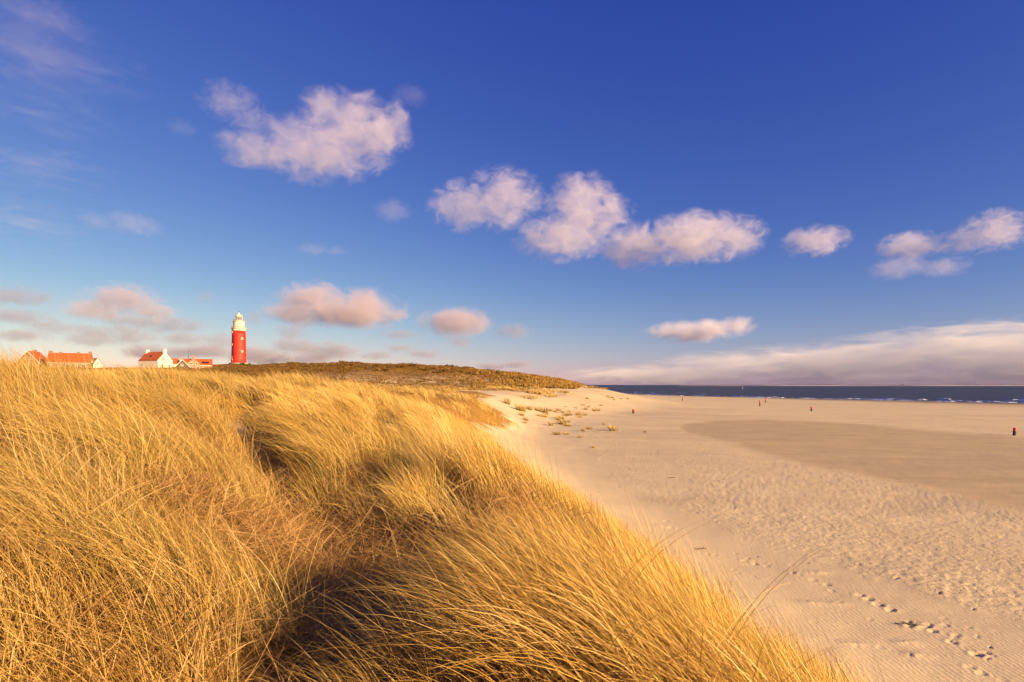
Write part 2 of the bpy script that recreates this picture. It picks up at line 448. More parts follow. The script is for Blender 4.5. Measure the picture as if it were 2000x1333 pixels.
# damp sand of the flat: darker, with wheel-track like drifts of dry sand over it
mp = t.n('Mapping'); mp.inputs['Scale'].default_value = (0.16, 0.9, 1); mp.inputs['Rotation'].default_value = (0, 0, R(28))
t.l(gco, mp.inputs['Vector'])
drift = t.noise(mp.outputs[0], 0.7, 5, 0.65)
dampc = t.mix(t.ramp(drift, 0.35, 0.75), (0.375, 0.275, 0.155), (0.475, 0.36, 0.21))
base = t.mix(t.math('MULTIPLY', t.attr('damp'), 0.85), base, dampc)
mp2 = t.n('Mapping'); mp2.inputs['Scale'].default_value = (0.02, 0.11, 1); mp2.inputs['Rotation'].default_value = (0, 0, R(-35))
t.l(gco, mp2.inputs['Vector'])
far_drift = t.noise(mp2.outputs[0], 1.0, 4, 0.6)
base = t.mix(t.ramp(far_drift, 0.5, 0.72, 0, 0.5), base, (0.40, 0.30, 0.20))
base = t.mix(t.attr('wet'), base, (0.20, 0.155, 0.12))
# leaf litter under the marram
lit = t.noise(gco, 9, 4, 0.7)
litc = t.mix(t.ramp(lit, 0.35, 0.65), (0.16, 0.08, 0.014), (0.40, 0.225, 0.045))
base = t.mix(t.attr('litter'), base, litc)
hb = t.noise(gco, 0.16, 6, 0.7)
hillc = t.mix(t.ramp(hb, 0.35, 0.65), (0.15, 0.075, 0.012), (0.24, 0.125, 0.02))
base = t.mix(t.attr('hill'), base, hillc)
sb = t.noise(gco, 0.25, 5, 0.65)
scm = t.math('MULTIPLY', t.attr('scrub'), t.ramp(sb, 0.40, 0.52))
base = t.mix(scm, base, (0.24, 0.14, 0.035))
t.l(base, t.b.inputs['Base Color'])
t.b.inputs['Roughness'].default_value = 0.9
t.b.inputs['Specular IOR Level'].default_value = 0.15
rip = t.n('TexWave'); rip.inputs['Scale'].default_value = 2.6; rip.inputs['Distortion'].default_value = 6; rip.inputs['Detail'].default_value = 2
rip.inputs['Detail Scale'].default_value = 1.2
t.l(gco, rip.inputs['Vector'])
rb = t.noise(gco, 5.5, 5, 0.72)
pm = t.ramp(t.noise(gco, 0.35, 3, 0.6), 0.35, 0.65, 0.35, 1.0)
b1 = t.bump(t.math('MULTIPLY', rb, t.math('ADD', t.math('MULTIPLY', t.attr('rough'), pm), 0.16)), 0.8, 0.085)
b2 = t.bump(t.math('MULTIPLY', rip.outputs['Fac'], t.math('SUBTRACT', 1.0, t.attr('rough'), clamp=True)), 0.25, 0.012, b1)
b3 = t.bump(grain, 0.35, 0.006, b2)
b4 = t.bump(t.math('MULTIPLY', hb, t.attr('hill')), 0.9, 2.5, b3)
t.l(b4, t.b.inputs['Normal'])
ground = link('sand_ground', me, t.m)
tag(ground, 'pale sand of the beach and the dunes', kind='structure')

# ------------------------------------------------------------------ the sea
def sea_mesh():
    us = np.linspace(-0.6, 2.6, 130)
    ys = [60.0]
    while ys[-1] < 40000: ys.append(ys[-1] * 1.03)
    ys = np.array(ys)
    U, Y = np.meshgrid(us, ys)
    X = U * Y
    Z = np.zeros_like(X)
    n = X.shape
    co = np.stack([X, Y, Z], -1).reshape(-1, 3)
    ii = np.arange((n[0] - 1) * (n[1] - 1)); r_, c_ = ii // (n[1] - 1), ii % (n[1] - 1)
    a0 = r_ * n[1] + c_
    return np_mesh('sea', co, np.stack([a0, a0 + 1, a0 + n[1] + 1, a0 + n[1]], -1).ravel(), np.arange(len(ii)) * 4, np.full(len(ii), 4))
t = NT('sea_water')
gco = t.n('TexCoord').outputs['Object']
mp = t.n('Mapping'); mp.inputs['Scale'].default_value = (0.05, 0.16, 1); mp.inputs['Rotation'].default_value = (0, 0, R(-20))
t.l(gco, mp.inputs['Vector'])
w1 = t.noise(mp.outputs[0], 1.0, 6, 0.65, 0.4)
mp = t.n('Mapping'); mp.inputs['Scale'].default_value = (0.004, 0.012, 1); mp.inputs['Rotation'].default_value = (0, 0, R(-15))
t.l(gco, mp.inputs['Vector'])
w2 = t.noise(mp.outputs[0], 1.0, 5, 0.6)
c = t.mix(t.ramp(w2, 0.3, 0.7), (0.020, 0.032, 0.060), (0.045, 0.056, 0.080))
c = t.mix(t.ramp(w1, 0.4, 0.7), c, (0.07, 0.08, 0.10))
t.l(c, t.b.inputs['Base Color'])
t.b.inputs['Roughness'].default_value = 0.45
t.b.inputs['IOR'].default_value = 1.33
t.b.inputs['Specular IOR Level'].default_value = 0.12
t.l(t.bump(w1, 1.0, 2.2), t.b.inputs['Normal'])
sea = link('sea', sea_mesh(), t.m)
tag(sea, 'dark blue choppy sea beyond the beach', kind='structure')

# surf: low foaming crests along the water's edge
foam = NT('foam')
foam.b.inputs['Base Color'].default_value = (0.75, 0.76, 0.78, 1)
foam.b.inputs['Roughness'].default_value = 0.8
SHORE = np.array([(420, 100), (330, 165), (258, 205), (222, 246), (198, 281), (163, 340), (139, 381), (106, 450), (89, 560), (70, 800)], float)
def surf_mesh():
    seg = np.hypot(*np.diff(SHORE, axis=0).T); cum = np.concatenate([[0], np.cumsum(seg)])
    V, F = [], []
    for row, (off, count, wid) in enumerate([(3, 190, 0.9), (9, 110, 0.8), (17, 60, 0.8), (30, 22, 0.8), (60, 14, 0.8)]):
        for _ in range(count):
            s = rng.uniform(0, cum[-1])
            if vnoise(np.array([s / 40.0]), np.array([row * 3.3]), 5)[0] < 0.34: continue
            L = rng.uniform(3, 16) * (1 + off / 60)
            n = 7
            base = len(V)
            wob = rng.normal(0, 0.6) + off + 5 * (vnoise(np.array([s / 55.0]), np.array([row * 1.7]), 9)[0] - 0.5) * (1 + off / 30)
            for j in range(n):
                q = np.clip(s + (j / (n - 1) - 0.5) * L, 0, cum[-1] - 1e-3)
                k = np.searchsorted(cum, q, side='right') - 1
                f = (q - cum[k]) / seg[k]
                p = SHORE[k] * (1 - f) + SHORE[k + 1] * f
                tx, ty = (SHORE[k + 1] - SHORE[k]) / seg[k]
                nx, ny = -ty, tx
                if nx < 0: nx, ny = -nx, -ny
                taper = math.sin(math.pi * (j + 0.3) / (n - 0.4))
                w = wid * taper * rng.uniform(0.5, 1.2) + 0.02
                h = (0.22 + 0.012 * min(off, 40)) * taper * rng.uniform(0.5, 1.1) + 0.012
                o = wob + rng.normal(0, 0.3)
                for a, zz in ((-w, -0.05), (-0.2 * w, h), (0.5 * w, h * 0.7), (w, -0.05)):
                    V.append((p[0] + nx * (o + a), p[1] + ny * (o + a), zz))
            for j in range(n - 1):
                for a in range(3):
                    i0 = base + j * 4 + a
                    F.append((i0, i0 + 1, i0 + 5, i0 + 4))
    me = bpy.data.meshes.new('surf'); me.from_pydata(V, [], F); me.update()
    return me
surf = link('surf_foam', surf_mesh(), foam.m)
tag(surf, 'white lines of breaking surf along the water edge', 'surf', kind='stuff')

# far sandbank on the horizon
def bank_mesh():
    V, F = [], []
    xs = np.linspace(1150, 5200, 160)
    for i, x in enumerate(xs):
        f = 0.35 + 0.65 * min(1, max(0, (x - 1150) / 900))
        h = (2.0 + 3.8 * vnoise(np.array([x / 160.0]), np.array([0.5]), 3)[0]) * f
        if x < 2000: h *= 0.25 + vnoise(np.array([x / 60.0]), np.array([2.5]), 3)[0]
        V += [(x, 3950 - 0.04 * x, -0.3), (x, 4010 - 0.04 * x, h * 0.75), (x, 4080 - 0.04 * x, h), (x, 4300 - 0.04 * x, -0.3)]
    for i in range(len(xs) - 1):
        for a in range(3):
            k = i * 4 + a
            F.append((k, k + 4, k + 5, k + 1))
    me = bpy.data.meshes.new('sandbank'); me.from_pydata(V, [], F); me.update()
    return me
sandbank = link('sandbank', bank_mesh(), paint('bank_sand', (0.50, 0.42, 0.32), 0.9, 0.1, 0.02))
tag(sandbank, 'thin pale sandbank on the horizon across the water', kind='structure')

# ------------------------------------------------------------------ marram grass
WIND = np.array([-0.97, 0.24])
def blades(roots, length, lean, bend, az, width, colr, colt, K, droop=1.0, twist=None):
    """curved tapering leaf blades; all arguments are arrays over blades -> (verts, loops, starts, totals, colours)"""
    N = len(roots)
    tt = np.linspace(0, 1, K + 1)
    th = lean[:, None] + bend[:, None] * (tt[None, :] ** 1.25)
    step = (length / K)[:, None]
    thm = 0.5 * (th[:, 1:] + th[:, :-1])
    hor = np.concatenate([np.zeros((N, 1)), np.cumsum(np.sin(thm) * step, 1)], 1)
    ver = np.concatenate([np.zeros((N, 1)), np.cumsum(np.cos(thm) * step, 1)], 1)
    sway = rng.normal(0, 0.10, N)[:, None] * tt[None, :] ** 2
    a = az[:, None] + sway
    P = np.stack([roots[:, 0:1] + hor * np.cos(a), roots[:, 1:2] + hor * np.sin(a), roots[:, 2:3] + ver], -1)
    phi = rng.uniform(0, math.pi, N)[:, None] + rng.normal(0, 0.5, N)[:, None] * tt[None, :]
    T = np.stack([np.sin(th) * np.cos(a), np.sin(th) * np.sin(a), np.cos(th)], -1)
    B = np.stack([-np.sin(a), np.cos(a), np.zeros_like(a)], -1)
    Nn = np.cross(T, B)
    S = np.cos(phi)[..., None] * B + np.sin(phi)[..., None] * Nn
    w = width[:, None] * 0.5 * np.clip(1.08 - tt[None, :] ** 2.2, 0.12, 1)
    Lv = P + S * w[..., None]; Rv = P - S * w[..., None]
    nv = 2 * K + 1
    V = np.empty((N, nv, 3), np.float32)
    V[:, 0:2 * K:2] = Lv[:, :K]; V[:, 1:2 * K:2] = Rv[:, :K]; V[:, 2 * K] = P[:, K]
    mixf = np.clip(tt * 1.6, 0, 1)
    Cc = colr[:, None, :] * (1 - mixf[None, :, None]) + colt[:, None, :] * mixf[None, :, None]
    C = np.empty((N, nv, 3), np.float32)
    C[:, 0:2 * K:2] = Cc[:, :K]; C[:, 1:2 * K:2] = Cc[:, :K]; C[:, 2 * K] = Cc[:, K]
    pat = []
    for k in range(K - 1): pat += [2 * k, 2 * k + 1, 2 * k + 3, 2 * k + 2]
    pat += [2 * K - 2, 2 * K - 1, 2 * K]
    loops = (np.arange(N)[:, None] * nv + np.array(pat)[None, :]).ravel()
    tot = np.tile(np.array([4] * (K - 1) + [3]), N)
    return V.reshape(-1, 3), loops, tot, C.reshape(-1, 3)

def build_blades(name, chunks, mat):
    Vs, Ls, Ts, Cs, off = [], [], [], [], 0
    for V, L, T, C in chunks:
        Vs.append(V); Ls.append(L + off); Ts.append(T); Cs.append(C); off += len(V)
    V = np.concatenate(Vs); L = np.concatenate(Ls); T = np.concatenate(Ts)
    st = np.concatenate([[0], np.cumsum(T)[:-1]])
    me = np_mesh(name, V, L, st, T)
    point_color(me, 'col', np.concatenate(Cs))
    me.materials.append(mat)
    return me

def grass_material(name):
    t = NT(name)
    c = t.attr('col', 'Color')
    t.l(c, t.b.inputs['Base Color'])
    t.b.inputs['Roughness'].default_value = 0.5
    t.b.inputs['Specular IOR Level'].default_value = 0.25
    tr = t.n('BsdfTranslucent'); t.l(c, tr.inputs['Color'])
    mx = t.n('MixShader'); mx.inputs[0].default_value = 0.28
    t.l(t.b.outputs[0], mx.inputs[1]); t.l(tr.outputs[0], mx.inputs[2])
    t.l(mx.outputs[0], t.out.inputs['Surface'])
    return t.m
GRASS = grass_material('marram_leaf')

STRAW = np.array([(0.51, 0.345, 0.085), (0.57, 0.405, 0.125), (0.44, 0.28, 0.06), (0.63, 0.475, 0.20), (0.37, 0.22, 0.05)]) * 1.07
GREEN = np.array([(0.24, 0.215, 0.04), (0.17, 0.175, 0.035), (0.32, 0.25, 0.055)])
DEAD = np.array([(0.38, 0.22, 0.075), (0.30, 0.165, 0.055), (0.48, 0.31, 0.13), (0.22, 0.12, 0.04)])

def pick(pal, n, jitter=0.10):
    return np.clip(pal[rng.integers(0, len(pal), n)] * rng.normal(1, jitter, (n, 1)), 0.02, 0.9)

def tuft_field(n_try, y0, y1, spacing0, u0=-1.35, u1=1.0):
    """tuft centres over the dune, the spacing growing with distance"""
    s = rng.uniform(np.arcsinh(y0 / 6), np.arcsinh(y1 / 6), n_try)
    return s

def scale_at(d): return np.maximum(1.0, d / 5.0) ** 0.75

def sample_tufts(ya, yb, spacing, ua=-1.18, ub=0.95):
    ys = np.linspace(ya, yb, 4000)
    d = np.maximum(np.abs(ys), 1.5)
    W = np.sqrt(ys * ys + 16.0) * (ub - ua)
    lam = W / (spacing * scale_at(d)) ** 2
    cum = np.concatenate([[0], np.cumsum(0.5 * (lam[1:] + lam[:-1]) * np.diff(ys))])
    n = int(cum[-1])
    y = np.interp(rng.uniform(0, cum[-1], n), cum, ys)
    x = rng.uniform(ua, ub, n) * np.sqrt(y * y + 16.0)
    return x, y

def make_grass(ya, yb, spacing, per_tuft, K, keep=None):
    x, y = sample_tufts(ya, yb, spacing)
    e = grass_edge(x, y)
    d = np.hypot(x, y); s = scale_at(d)
    pd = path_dist(x, y)
    clump = fbm(x / 1.25, y / 1.25, 41, 2)
    patchy = fbm(x / 4.5, y / 4.5, 42, 2)
    pw = 0.16 + 0.18 * vnoise(x / 0.9, y / 0.9, 43) + 0.36 * smooth(2.6, 3.8, y) * (1 - smooth(5.5, 7.5, y)) + 0.24 * smooth(7, 9, y) + 0.12 * smooth(14, 17, y)
    cd = cleft_dist(x, y)
    ok = (e > 0.0) & (pd > pw) & (d > 1.25) & (cd > 0.12 + 0.22 * vnoise(x / 0.8, y / 0.8, 44))
    ok &= rng.uniform(0, 1, len(x)) < np.clip(0.52 + 2.4 * clump + 0.35 * patchy, 0.05, 1)
    ok &= ~(((x + 8.6) ** 2 + ((y - 18) * 0.8) ** 2) < 0.95 ** 2)
    ok &= rng.uniform(0, 1, len(x)) < np.clip(0.25 + e / (0.6 * s), 0, 1)
    ok &= ~((np.hypot(x, y) < 2.0) & (np.abs(x) < 0.9) & (y > -1))
    ok &= rng.uniform(0, 1, len(x)) > 1.25 * pocket(x, y)
    if keep is not None: ok &= keep(x, y)
    x, y, e, s, pd, clump, patchy = (q[ok] for q in (x, y, e, s, pd, clump, patchy))
    cnt = rng.poisson(per_tuft, len(x)) + 6
    ti = np.repeat(np.arange(len(x)), cnt)
    N = len(ti)
    ang = rng.uniform(0, 2 * math.pi, N); rad = 0.17 * s[ti] * np.sqrt(rng.uniform(0, 1, N))
    rx = x[ti] + rad * np.cos(ang); ry = y[ti] + rad * np.sin(ang)
    rz = height(rx, ry, False) - 0.02
    # wind: from the sea, so leaves arch over to the left; the seaward slope stands more upright
    sea_side = 1 - smooth(0.5, 3.9, e[ti])
    flow = math.atan2(WIND[1], WIND[0]) + 0.55 * fbm(rx / 2.6, ry / 2.6, 51, 2) + 0.25 * fbm(x[ti] / 0.5, y[ti] / 0.5, 52, 1)
    vx = np.cos(flow) * 1.0 + 0.75 * np.cos(ang) * rad / (0.17 * s[ti]); vy = np.sin(flow) * 1.0 + 0.75 * np.sin(ang) * rad / (0.17 * s[ti])
    az = np.arctan2(vy, vx) + rng.normal(0, 0.20, N)
    gust = fbm(rx / 3.2, ry / 3.2, 53, 2)
    lean = np.clip(rng.normal(0.26, 0.13, N) + 0.14 * gust - 0.14 * sea_side, -0.1, 0.9)
    bend = np.clip(rng.normal(1.10, 0.26, N) + 0.35 * gust - 0.70 * sea_side, 0.08, 2.0)
    length = np.clip(rng.normal(0.80, 0.16, N) + 0.34 * clump[ti], 0.28, 1.3) * (1 - 0.28 * sea_side)
    length *= np.where(rng.uniform(0, 1, N) < 0.22, rng.uniform(0.35, 0.7, N), 1)
    length *= 0.80 + 0.20 * smooth(4, 10, ry)
    length = np.where((sea_side > 0.55) & (length > 0.62), rng.uniform(0.4, 0.62, N), length)
    stray = rng.uniform(0, 1, N) < 0.035 * (1 - sea_side)
    az = np.where(stray, rng.uniform(0, 2 * math.pi, N), az)
    width = rng.uniform(0.0022, 0.0040, N) * s[ti] ** 1.08
    tip = pick(STRAW, N)
    gsel = rng.uniform(0, 1, N) < np.clip(0.26 + 0.45 * fbm(x[ti] / 1.5, y[ti] / 1.5, 61, 2), 0.03, 0.65)
    root = np.where(gsel[:, None], pick(GREEN, N), pick(STRAW, N) * 0.85)
    tip = np.where((gsel & (rng.uniform(0, 1, N) < 0.35))[:, None], pick(GREEN, N) * 1.2, tip)
    brown = np.clip(0.30 - 0.5 * smooth(0.2, 1.5, x[ti] - np.interp(y[ti], PATH[:, 1], PATH[:, 0])) + 0.9 * fbm(rx / 5.5, ry / 5.5, 66, 2) + 0.5 * fbm(x[ti] / 0.9, y[ti] / 0.9, 67, 1), 0, 1)[:, None]  # brown patches, thinned right of the path to go with its painted sunlight
    tip = tip * (1 + 0.24 * smooth(0.2, 1.5, x[ti] - np.interp(y[ti], PATH[:, 1], PATH[:, 0])))[:, None]  # tips lightened right of the path: strong sunlight put into the leaf colour
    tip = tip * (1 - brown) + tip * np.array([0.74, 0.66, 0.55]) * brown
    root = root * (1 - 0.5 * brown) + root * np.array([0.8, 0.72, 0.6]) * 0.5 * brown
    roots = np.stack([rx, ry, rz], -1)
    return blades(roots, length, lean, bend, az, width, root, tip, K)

def make_thatch(ya, yb, spacing, per_tuft, K):
    """dead, fallen leaves lying criss-cross at the foot of the tufts"""
    x, y = sample_tufts(ya, yb, spacing)
    e = grass_edge(x, y); d = np.hypot(x, y); s = scale_at(d)
    pd = path_dist(x, y)
    hollow = np.maximum(1 - smooth(0.5, 1.6, pd), pocket(x, y))
    ok = (e > 0.15) & (d > 0.9) & (rng.uniform(0, 1, len(x)) < 0.35 + 0.5 * hollow) & ((pd > 0.12) | (rng.uniform(0, 1, len(x)) < 0.5))
    ok &= ~(((x + 8.6) ** 2 + ((y - 18) * 0.8) ** 2) < 0.8 ** 2)
    x, y, s = x[ok], y[ok], s[ok]
    cnt = rng.poisson(per_tuft, len(x)) + 2
    ti = np.repeat(np.arange(len(x)), cnt); N = len(ti)
    ang = rng.uniform(0, 2 * math.pi, N); rad = 0.2 * s[ti] * np.sqrt(rng.uniform(0, 1, N))
    rx = x[ti] + rad * np.cos(ang); ry = y[ti] + rad * np.sin(ang)
    rz = height(rx, ry, False) + rng.uniform(0.0, 0.16, N)
    az = rng.uniform(0, 2 * math.pi, N)
    lean = np.clip(rng.normal(1.0, 0.35, N), 0.2, 1.6)
    bend = rng.normal(0.25, 0.25, N)
    col = pick(DEAD, N, 0.18)
    return blades(np.stack([rx, ry, rz], -1), rng.uniform(0.15, 0.5, N), lean, bend, az, rng.uniform(0.0025, 0.0048, N) * s[ti] ** 1.05, col, col * 1.12, K)

ridge_split = lambda x, y: x - np.interp(y, PATH[:, 1], PATH[:, 0])   # >0: right of the path
def side(sign): return lambda x, y: (ridge_split(x, y) * sign > 0)
def tall_stems(spots):
    """long wispy stems that stand clear of the rest"""
    P = []
    for (a, b, n) in spots: P += [(a + random.gauss(0, 0.35), b + random.gauss(0, 0.5)) for _ in range(n)]
    P = np.array(P); n = len(P)
    z = height(P[:, 0], P[:, 1], False)
    s = scale_at(np.hypot(P[:, 0], P[:, 1]))
    return blades(np.column_stack([P, z]), rng.uniform(0.95, 1.4, n), rng.normal(0.25, 0.12, n), rng.normal(0.62, 0.2, n), math.pi - 0.15 + rng.normal(0, 0.25, n), rng.uniform(0.003, 0.0045, n) * s, pick(STRAW, n) * 0.8, pick(STRAW, n) * 0.8, 6)
me = build_blades('marram_left', [tall_stems([(-5.6, 6.2, 60), (-6.9, 7.6, 70), (-7.0, 9.6, 50), (-9.3, 11.5, 40), (-3.4, 4.0, 30)]), make_grass(-2, 4.6, 0.25, 78, 8, side(-1)), make_grass(4.6, 9, 0.25, 76, 5, side(-1)), make_grass(9, 30, 0.255, 66, 4, side(-1))], GRASS)
o = link('marram_grass', me)
tag(o, 'dense golden marram grass combed over by wind on the dune left of the sandy hollow', 'grass', kind='stuff')
me = build_blades('marram_right', [make_grass(-2, 4.6, 0.22, 84, 8, side(1)), make_grass(4.6, 9, 0.225, 82, 5, side(1)), make_grass(9, 30, 0.255, 66, 4, side(1))], GRASS)
o = link('marram_grass', me)
tag(o, 'bright straw marram grass on the dune shoulder between the hollow and the beach', 'grass', kind='stuff')
# a second storey of the same leaves a hand's breadth aside thickens the sward
for g in [q for q in bpy.data.objects if q.name.startswith('marram_grass')]:
    c = bpy.data.objects.new('leaf_layer', g.data); COL.objects.link(c)
    c.parent = g; c.location = (0.085, 0.115, -0.035)
    c['kind'] = 'stuff'
me = build_blades('marram_far', [make_grass(30, 75, 0.26, 55, 3), make_grass(75, 175, 0.28, 48, 3)], GRASS)
o = link('marram_grass', me)
tag(o, 'golden marram grass further off where the dune meets the bare sand slope', 'grass', kind='stuff')
me = build_blades('thatch', [make_thatch(-2, 10, 0.155, 20, 3), make_thatch(10, 26, 0.28, 9, 2)], GRASS)
o = link('grass_litter', me)
tag(o, 'fallen brown dead grass lying in the shaded hollow', 'litter', kind='stuff')
#print('TRIS', sum(len(o.data.loops) - 2 * len(o.data.polygons) for o in bpy.data.objects if o.type == 'MESH'))

# ------------------------------------------------------------------ building helpers
def bm_mesh(name, bm, mat=None):
    me = bpy.data.meshes.new(name)
    bmesh.ops.recalc_face_normals(bm, faces=bm.faces)
    bm.to_mesh(me); bm.free()
    if mat: me.materials.append(mat)
    return me
def add_box(bm, cx, cy, cz, sx, sy, sz):
    m = Matrix.Translation((cx, cy, cz)) @ Matrix.Diagonal((sx, sy, sz, 1))
    bmesh.ops.create_cube(bm, size=1.0, matrix=m)
def add_poly_prism(bm, pts, axis_from, axis_to, f):
    """extrude a closed outline; f(p, t) -> 3D point"""
    a = [bm.verts.new(f(p, axis_from)) for p in pts]; b = [bm.verts.new(f(p, axis_to)) for p in pts]
    n = len(pts)
    bm.faces.new(a); bm.faces.new(b)
    for i in range(n): bm.faces.new((a[i], a[(i + 1) % n], b[(i + 1) % n], b[i]))
def add_lathe(bm, prof, seg=40, cap=True):
    rings = []
    for r, z in prof:
        rings.append([bm.verts.new((r * math.cos(2 * math.pi * i / seg), r * math.sin(2 * math.pi * i / seg), z)) for i in range(seg)])
    for k in range(len(rings) - 1):
        for i in range(seg):
            bm.faces.new((rings[k][i], rings[k][(i + 1) % seg], rings[k + 1][(i + 1) % seg], rings[k + 1][i]))
    if cap: bm.faces.new(rings[0]); bm.faces.new(rings[-1])
def add_tube(bm, p, q, r, seg=6):
    p, q = Vector(p), Vector(q)
    d = q - p
    m = Matrix.Translation((p + q) / 2) @ d.to_track_quat('Z', 'Y').to_matrix().to_4x4()
    bmesh.ops.create_cone(bm, cap_ends=True, segments=seg, radius1=r, radius2=r, depth=d.length, matrix=m)

WHITE = paint('white_plaster', (0.62, 0.57, 0.48), 0.8, 0.06, 0.7)
TRIM = paint('white_trim', (0.60, 0.55, 0.46), 0.6, 0.04, 1.0)
REDP = paint('red_tower_paint', (0.44, 0.022, 0.010), 0.65, 0.10, 0.5)
LWHITE = paint('lighthouse_white', (0.64, 0.57, 0.42), 0.6, 0.06, 0.8)
STONE = paint('pale_stone', (0.36, 0.29, 0.22), 0.85, 0.2, 1.5, 0.4, 3)
DARKG = paint('dark_metal', (0.035, 0.035, 0.04), 0.5, 0.1, 2)
WOOD = paint('dark_timber', (0.11, 0.075, 0.05), 0.8, 0.2, 2)
def glass_mat(name, rgb):
    t = NT(name); t.b.inputs['Base Color'].default_value = (*rgb, 1); t.b.inputs['Roughness'].default_value = 0.08
    t.b.inputs['Specular IOR Level'].default_value = 0.6
    return t.m
PANE = glass_mat('window_glass', (0.03, 0.032, 0.035))
SOLAR = glass_mat('solar_glass', (0.012, 0.016, 0.03))
def brick_mat(name, a, b, mortar):
    t = NT(name); co = t.n('TexCoord').outputs['Object']
    br = t.n('TexBrick'); br.inputs['Scale'].default_value = 4.0
    br.inputs['Color1'].default_value = (*a, 1); br.inputs['Color2'].default_value = (*b, 1); br.inputs['Mortar'].default_value = (*mortar, 1)
    mp = t.n('Mapping'); mp.inputs['Rotation'].default_value = (R(90), 0, 0); t.l(co, mp.inputs['Vector']); t.l(mp.outputs[0], br.inputs['Vector'])
    c = t.mix(t.ramp(t.noise(co, 0.8, 4), 0.3, 0.7, 0, 0.4), br.outputs['Color'], tuple(x * 0.7 for x in a))
    t.l(c, t.b.inputs['Base Color']); t.b.inputs['Roughness'].default_value = 0.85
    return t.m
BRICK = brick_mat('brown_brick', (0.20, 0.105, 0.06), (0.26, 0.14, 0.08), (0.26, 0.21, 0.16))
REDBRICK = brick_mat('red_brick', (0.33, 0.14, 0.085), (0.40, 0.18, 0.11), (0.33, 0.25, 0.19))
def tile_mat(name, rgb):
    t = NT(name); co = t.n('TexCoord').outputs['Object']
    wv = t.n('TexWave'); wv.wave_type = 'BANDS'; wv.bands_direction = 'Y'; wv.inputs['Scale'].default_value = 1.3; t.l(co, wv.inputs['Vector'])
    f = t.noise(co, 0.9, 5, 0.65)
    c = t.mix(t.ramp(f, 0.3, 0.7), tuple(x * 0.72 for x in rgb), tuple(min(1, x * 1.12) for x in rgb))
    t.l(c, t.b.inputs['Base Color']); t.b.inputs['Roughness'].default_value = 0.7
    t.l(t.bump(wv.outputs['Fac'], 0.6, 0.06), t.b.inputs['Normal'])
    return t.m
TILE = tile_mat('orange_roof_tile', (0.40, 0.085, 0.014))

def az_rot(az):
    """rotation about z that turns local -Y to the compass bearing az (clockwise from +Y)"""
    return math.pi - az

def make_window(parent, loc, face, w, h, bars=True, frame_mat=None, name='window'):
    """face: outward bearing in the house frame: 'front' -Y, 'back' +Y, 'right' +X, 'left' -X"""
    bm = bmesh.new()
    fr = 0.13
    for sx in (-1, 1): add_box(bm, sx * (w / 2 - fr / 2), -0.04, 0, fr, 0.10, h)
    for sz in (-1, 1): add_box(bm, 0, -0.04, sz * (h / 2 - fr / 2), w - 2 * fr, 0.098, fr)
    if bars: add_box(bm, 0, -0.035, 0, 0.07, 0.08, h - 2 * fr)
    add_box(bm, 0, -0.07, -h / 2 - 0.05, w + 0.2, 0.16, 0.09)
    win = link(name, bm_mesh('window_frame', bm, frame_mat or TRIM), parent=parent)
    win.location = loc
    win.rotation_euler = (0, 0, {'front': 0, 'right': R(90), 'back': R(180), 'left': R(-90)}[face])
    bm = bmesh.new(); add_box(bm, 0, -0.015, 0, w - 2 * fr - 0.004, 0.03, h - 2 * fr - 0.004)
    link('pane', bm_mesh('pane', bm, PANE), parent=win)
    return win

def gable_walls(W, L, he, hr):
    bm = bmesh.new()
    pts = [(-W / 2, 0), (W / 2, 0), (W / 2, he), (0, hr), (-W / 2, he)]
    add_poly_prism(bm, pts, -L / 2, L / 2, lambda p, t: (p[0], t, p[1]))
    return bm
def gable_roof(W, L, he, hr, over=0.3, th=0.22, gable_over=0.12):
    bm = bmesh.new()
    s = (hr - he) / (W / 2)
    for sx in (-1, 1):
        x1 = sx * (W / 2 + over); z1 = he - s * over
        pts = [(0, hr + 0.03), (x1, z1 + 0.03), (x1, z1 + 0.03 + th), (0, hr + 0.03 + th)]
        add_poly_prism(bm, pts, -L / 2 - gable_over, L / 2 + gable_over, lambda p, t: (p[0], t, p[1]))
    return bm
def add_chimney(roof, x, y, z0, z1, w, d, mat, cap=STONE):
    bm = bmesh.new(); add_box(bm, x, y, (z0 + z1) / 2, w, d, z1 - z0)
    ch = link('chimney', bm_mesh('chimney', bm, mat), parent=roof)
    bm = bmesh.new(); add_box(bm, x, y, z1 + 0.07, w + 0.18, d + 0.18, 0.14)
    # the cap is modelled into the chimney mesh to stay within three levels
    tmp = bm_mesh('chimney_cap', bm); b2 = bmesh.new(); b2.from_mesh(ch.data); b2.from_mesh(tmp); b2.to_mesh(ch.data); b2.free()
    return ch
def bargeboards(parent, W, L, he, hr, end=-1, mat=None):
    bm = bmesh.new(); s = (hr - he) / (W / 2)
    y0 = end * (L / 2 + 0.13); y1 = end * (L / 2 + 0.24)
    for sx in (-1, 1):
        x1 = sx * (W / 2 + 0.32); z1 = he - s * 0.32
        pts = [(0, hr - 0.1), (x1, z1 - 0.1), (x1, z1 + 0.27), (0, hr + 0.27)]
        add_poly_prism(bm, pts, y0, y1, lambda p, t: (p[0], t, p[1]))
    link('bargeboard', bm_mesh('bargeboard', bm, mat or TRIM), parent=parent)

HZ = 0.6   # foundations reach into the ground
def place(px, py, depth):
    return px_point(px, py, depth)

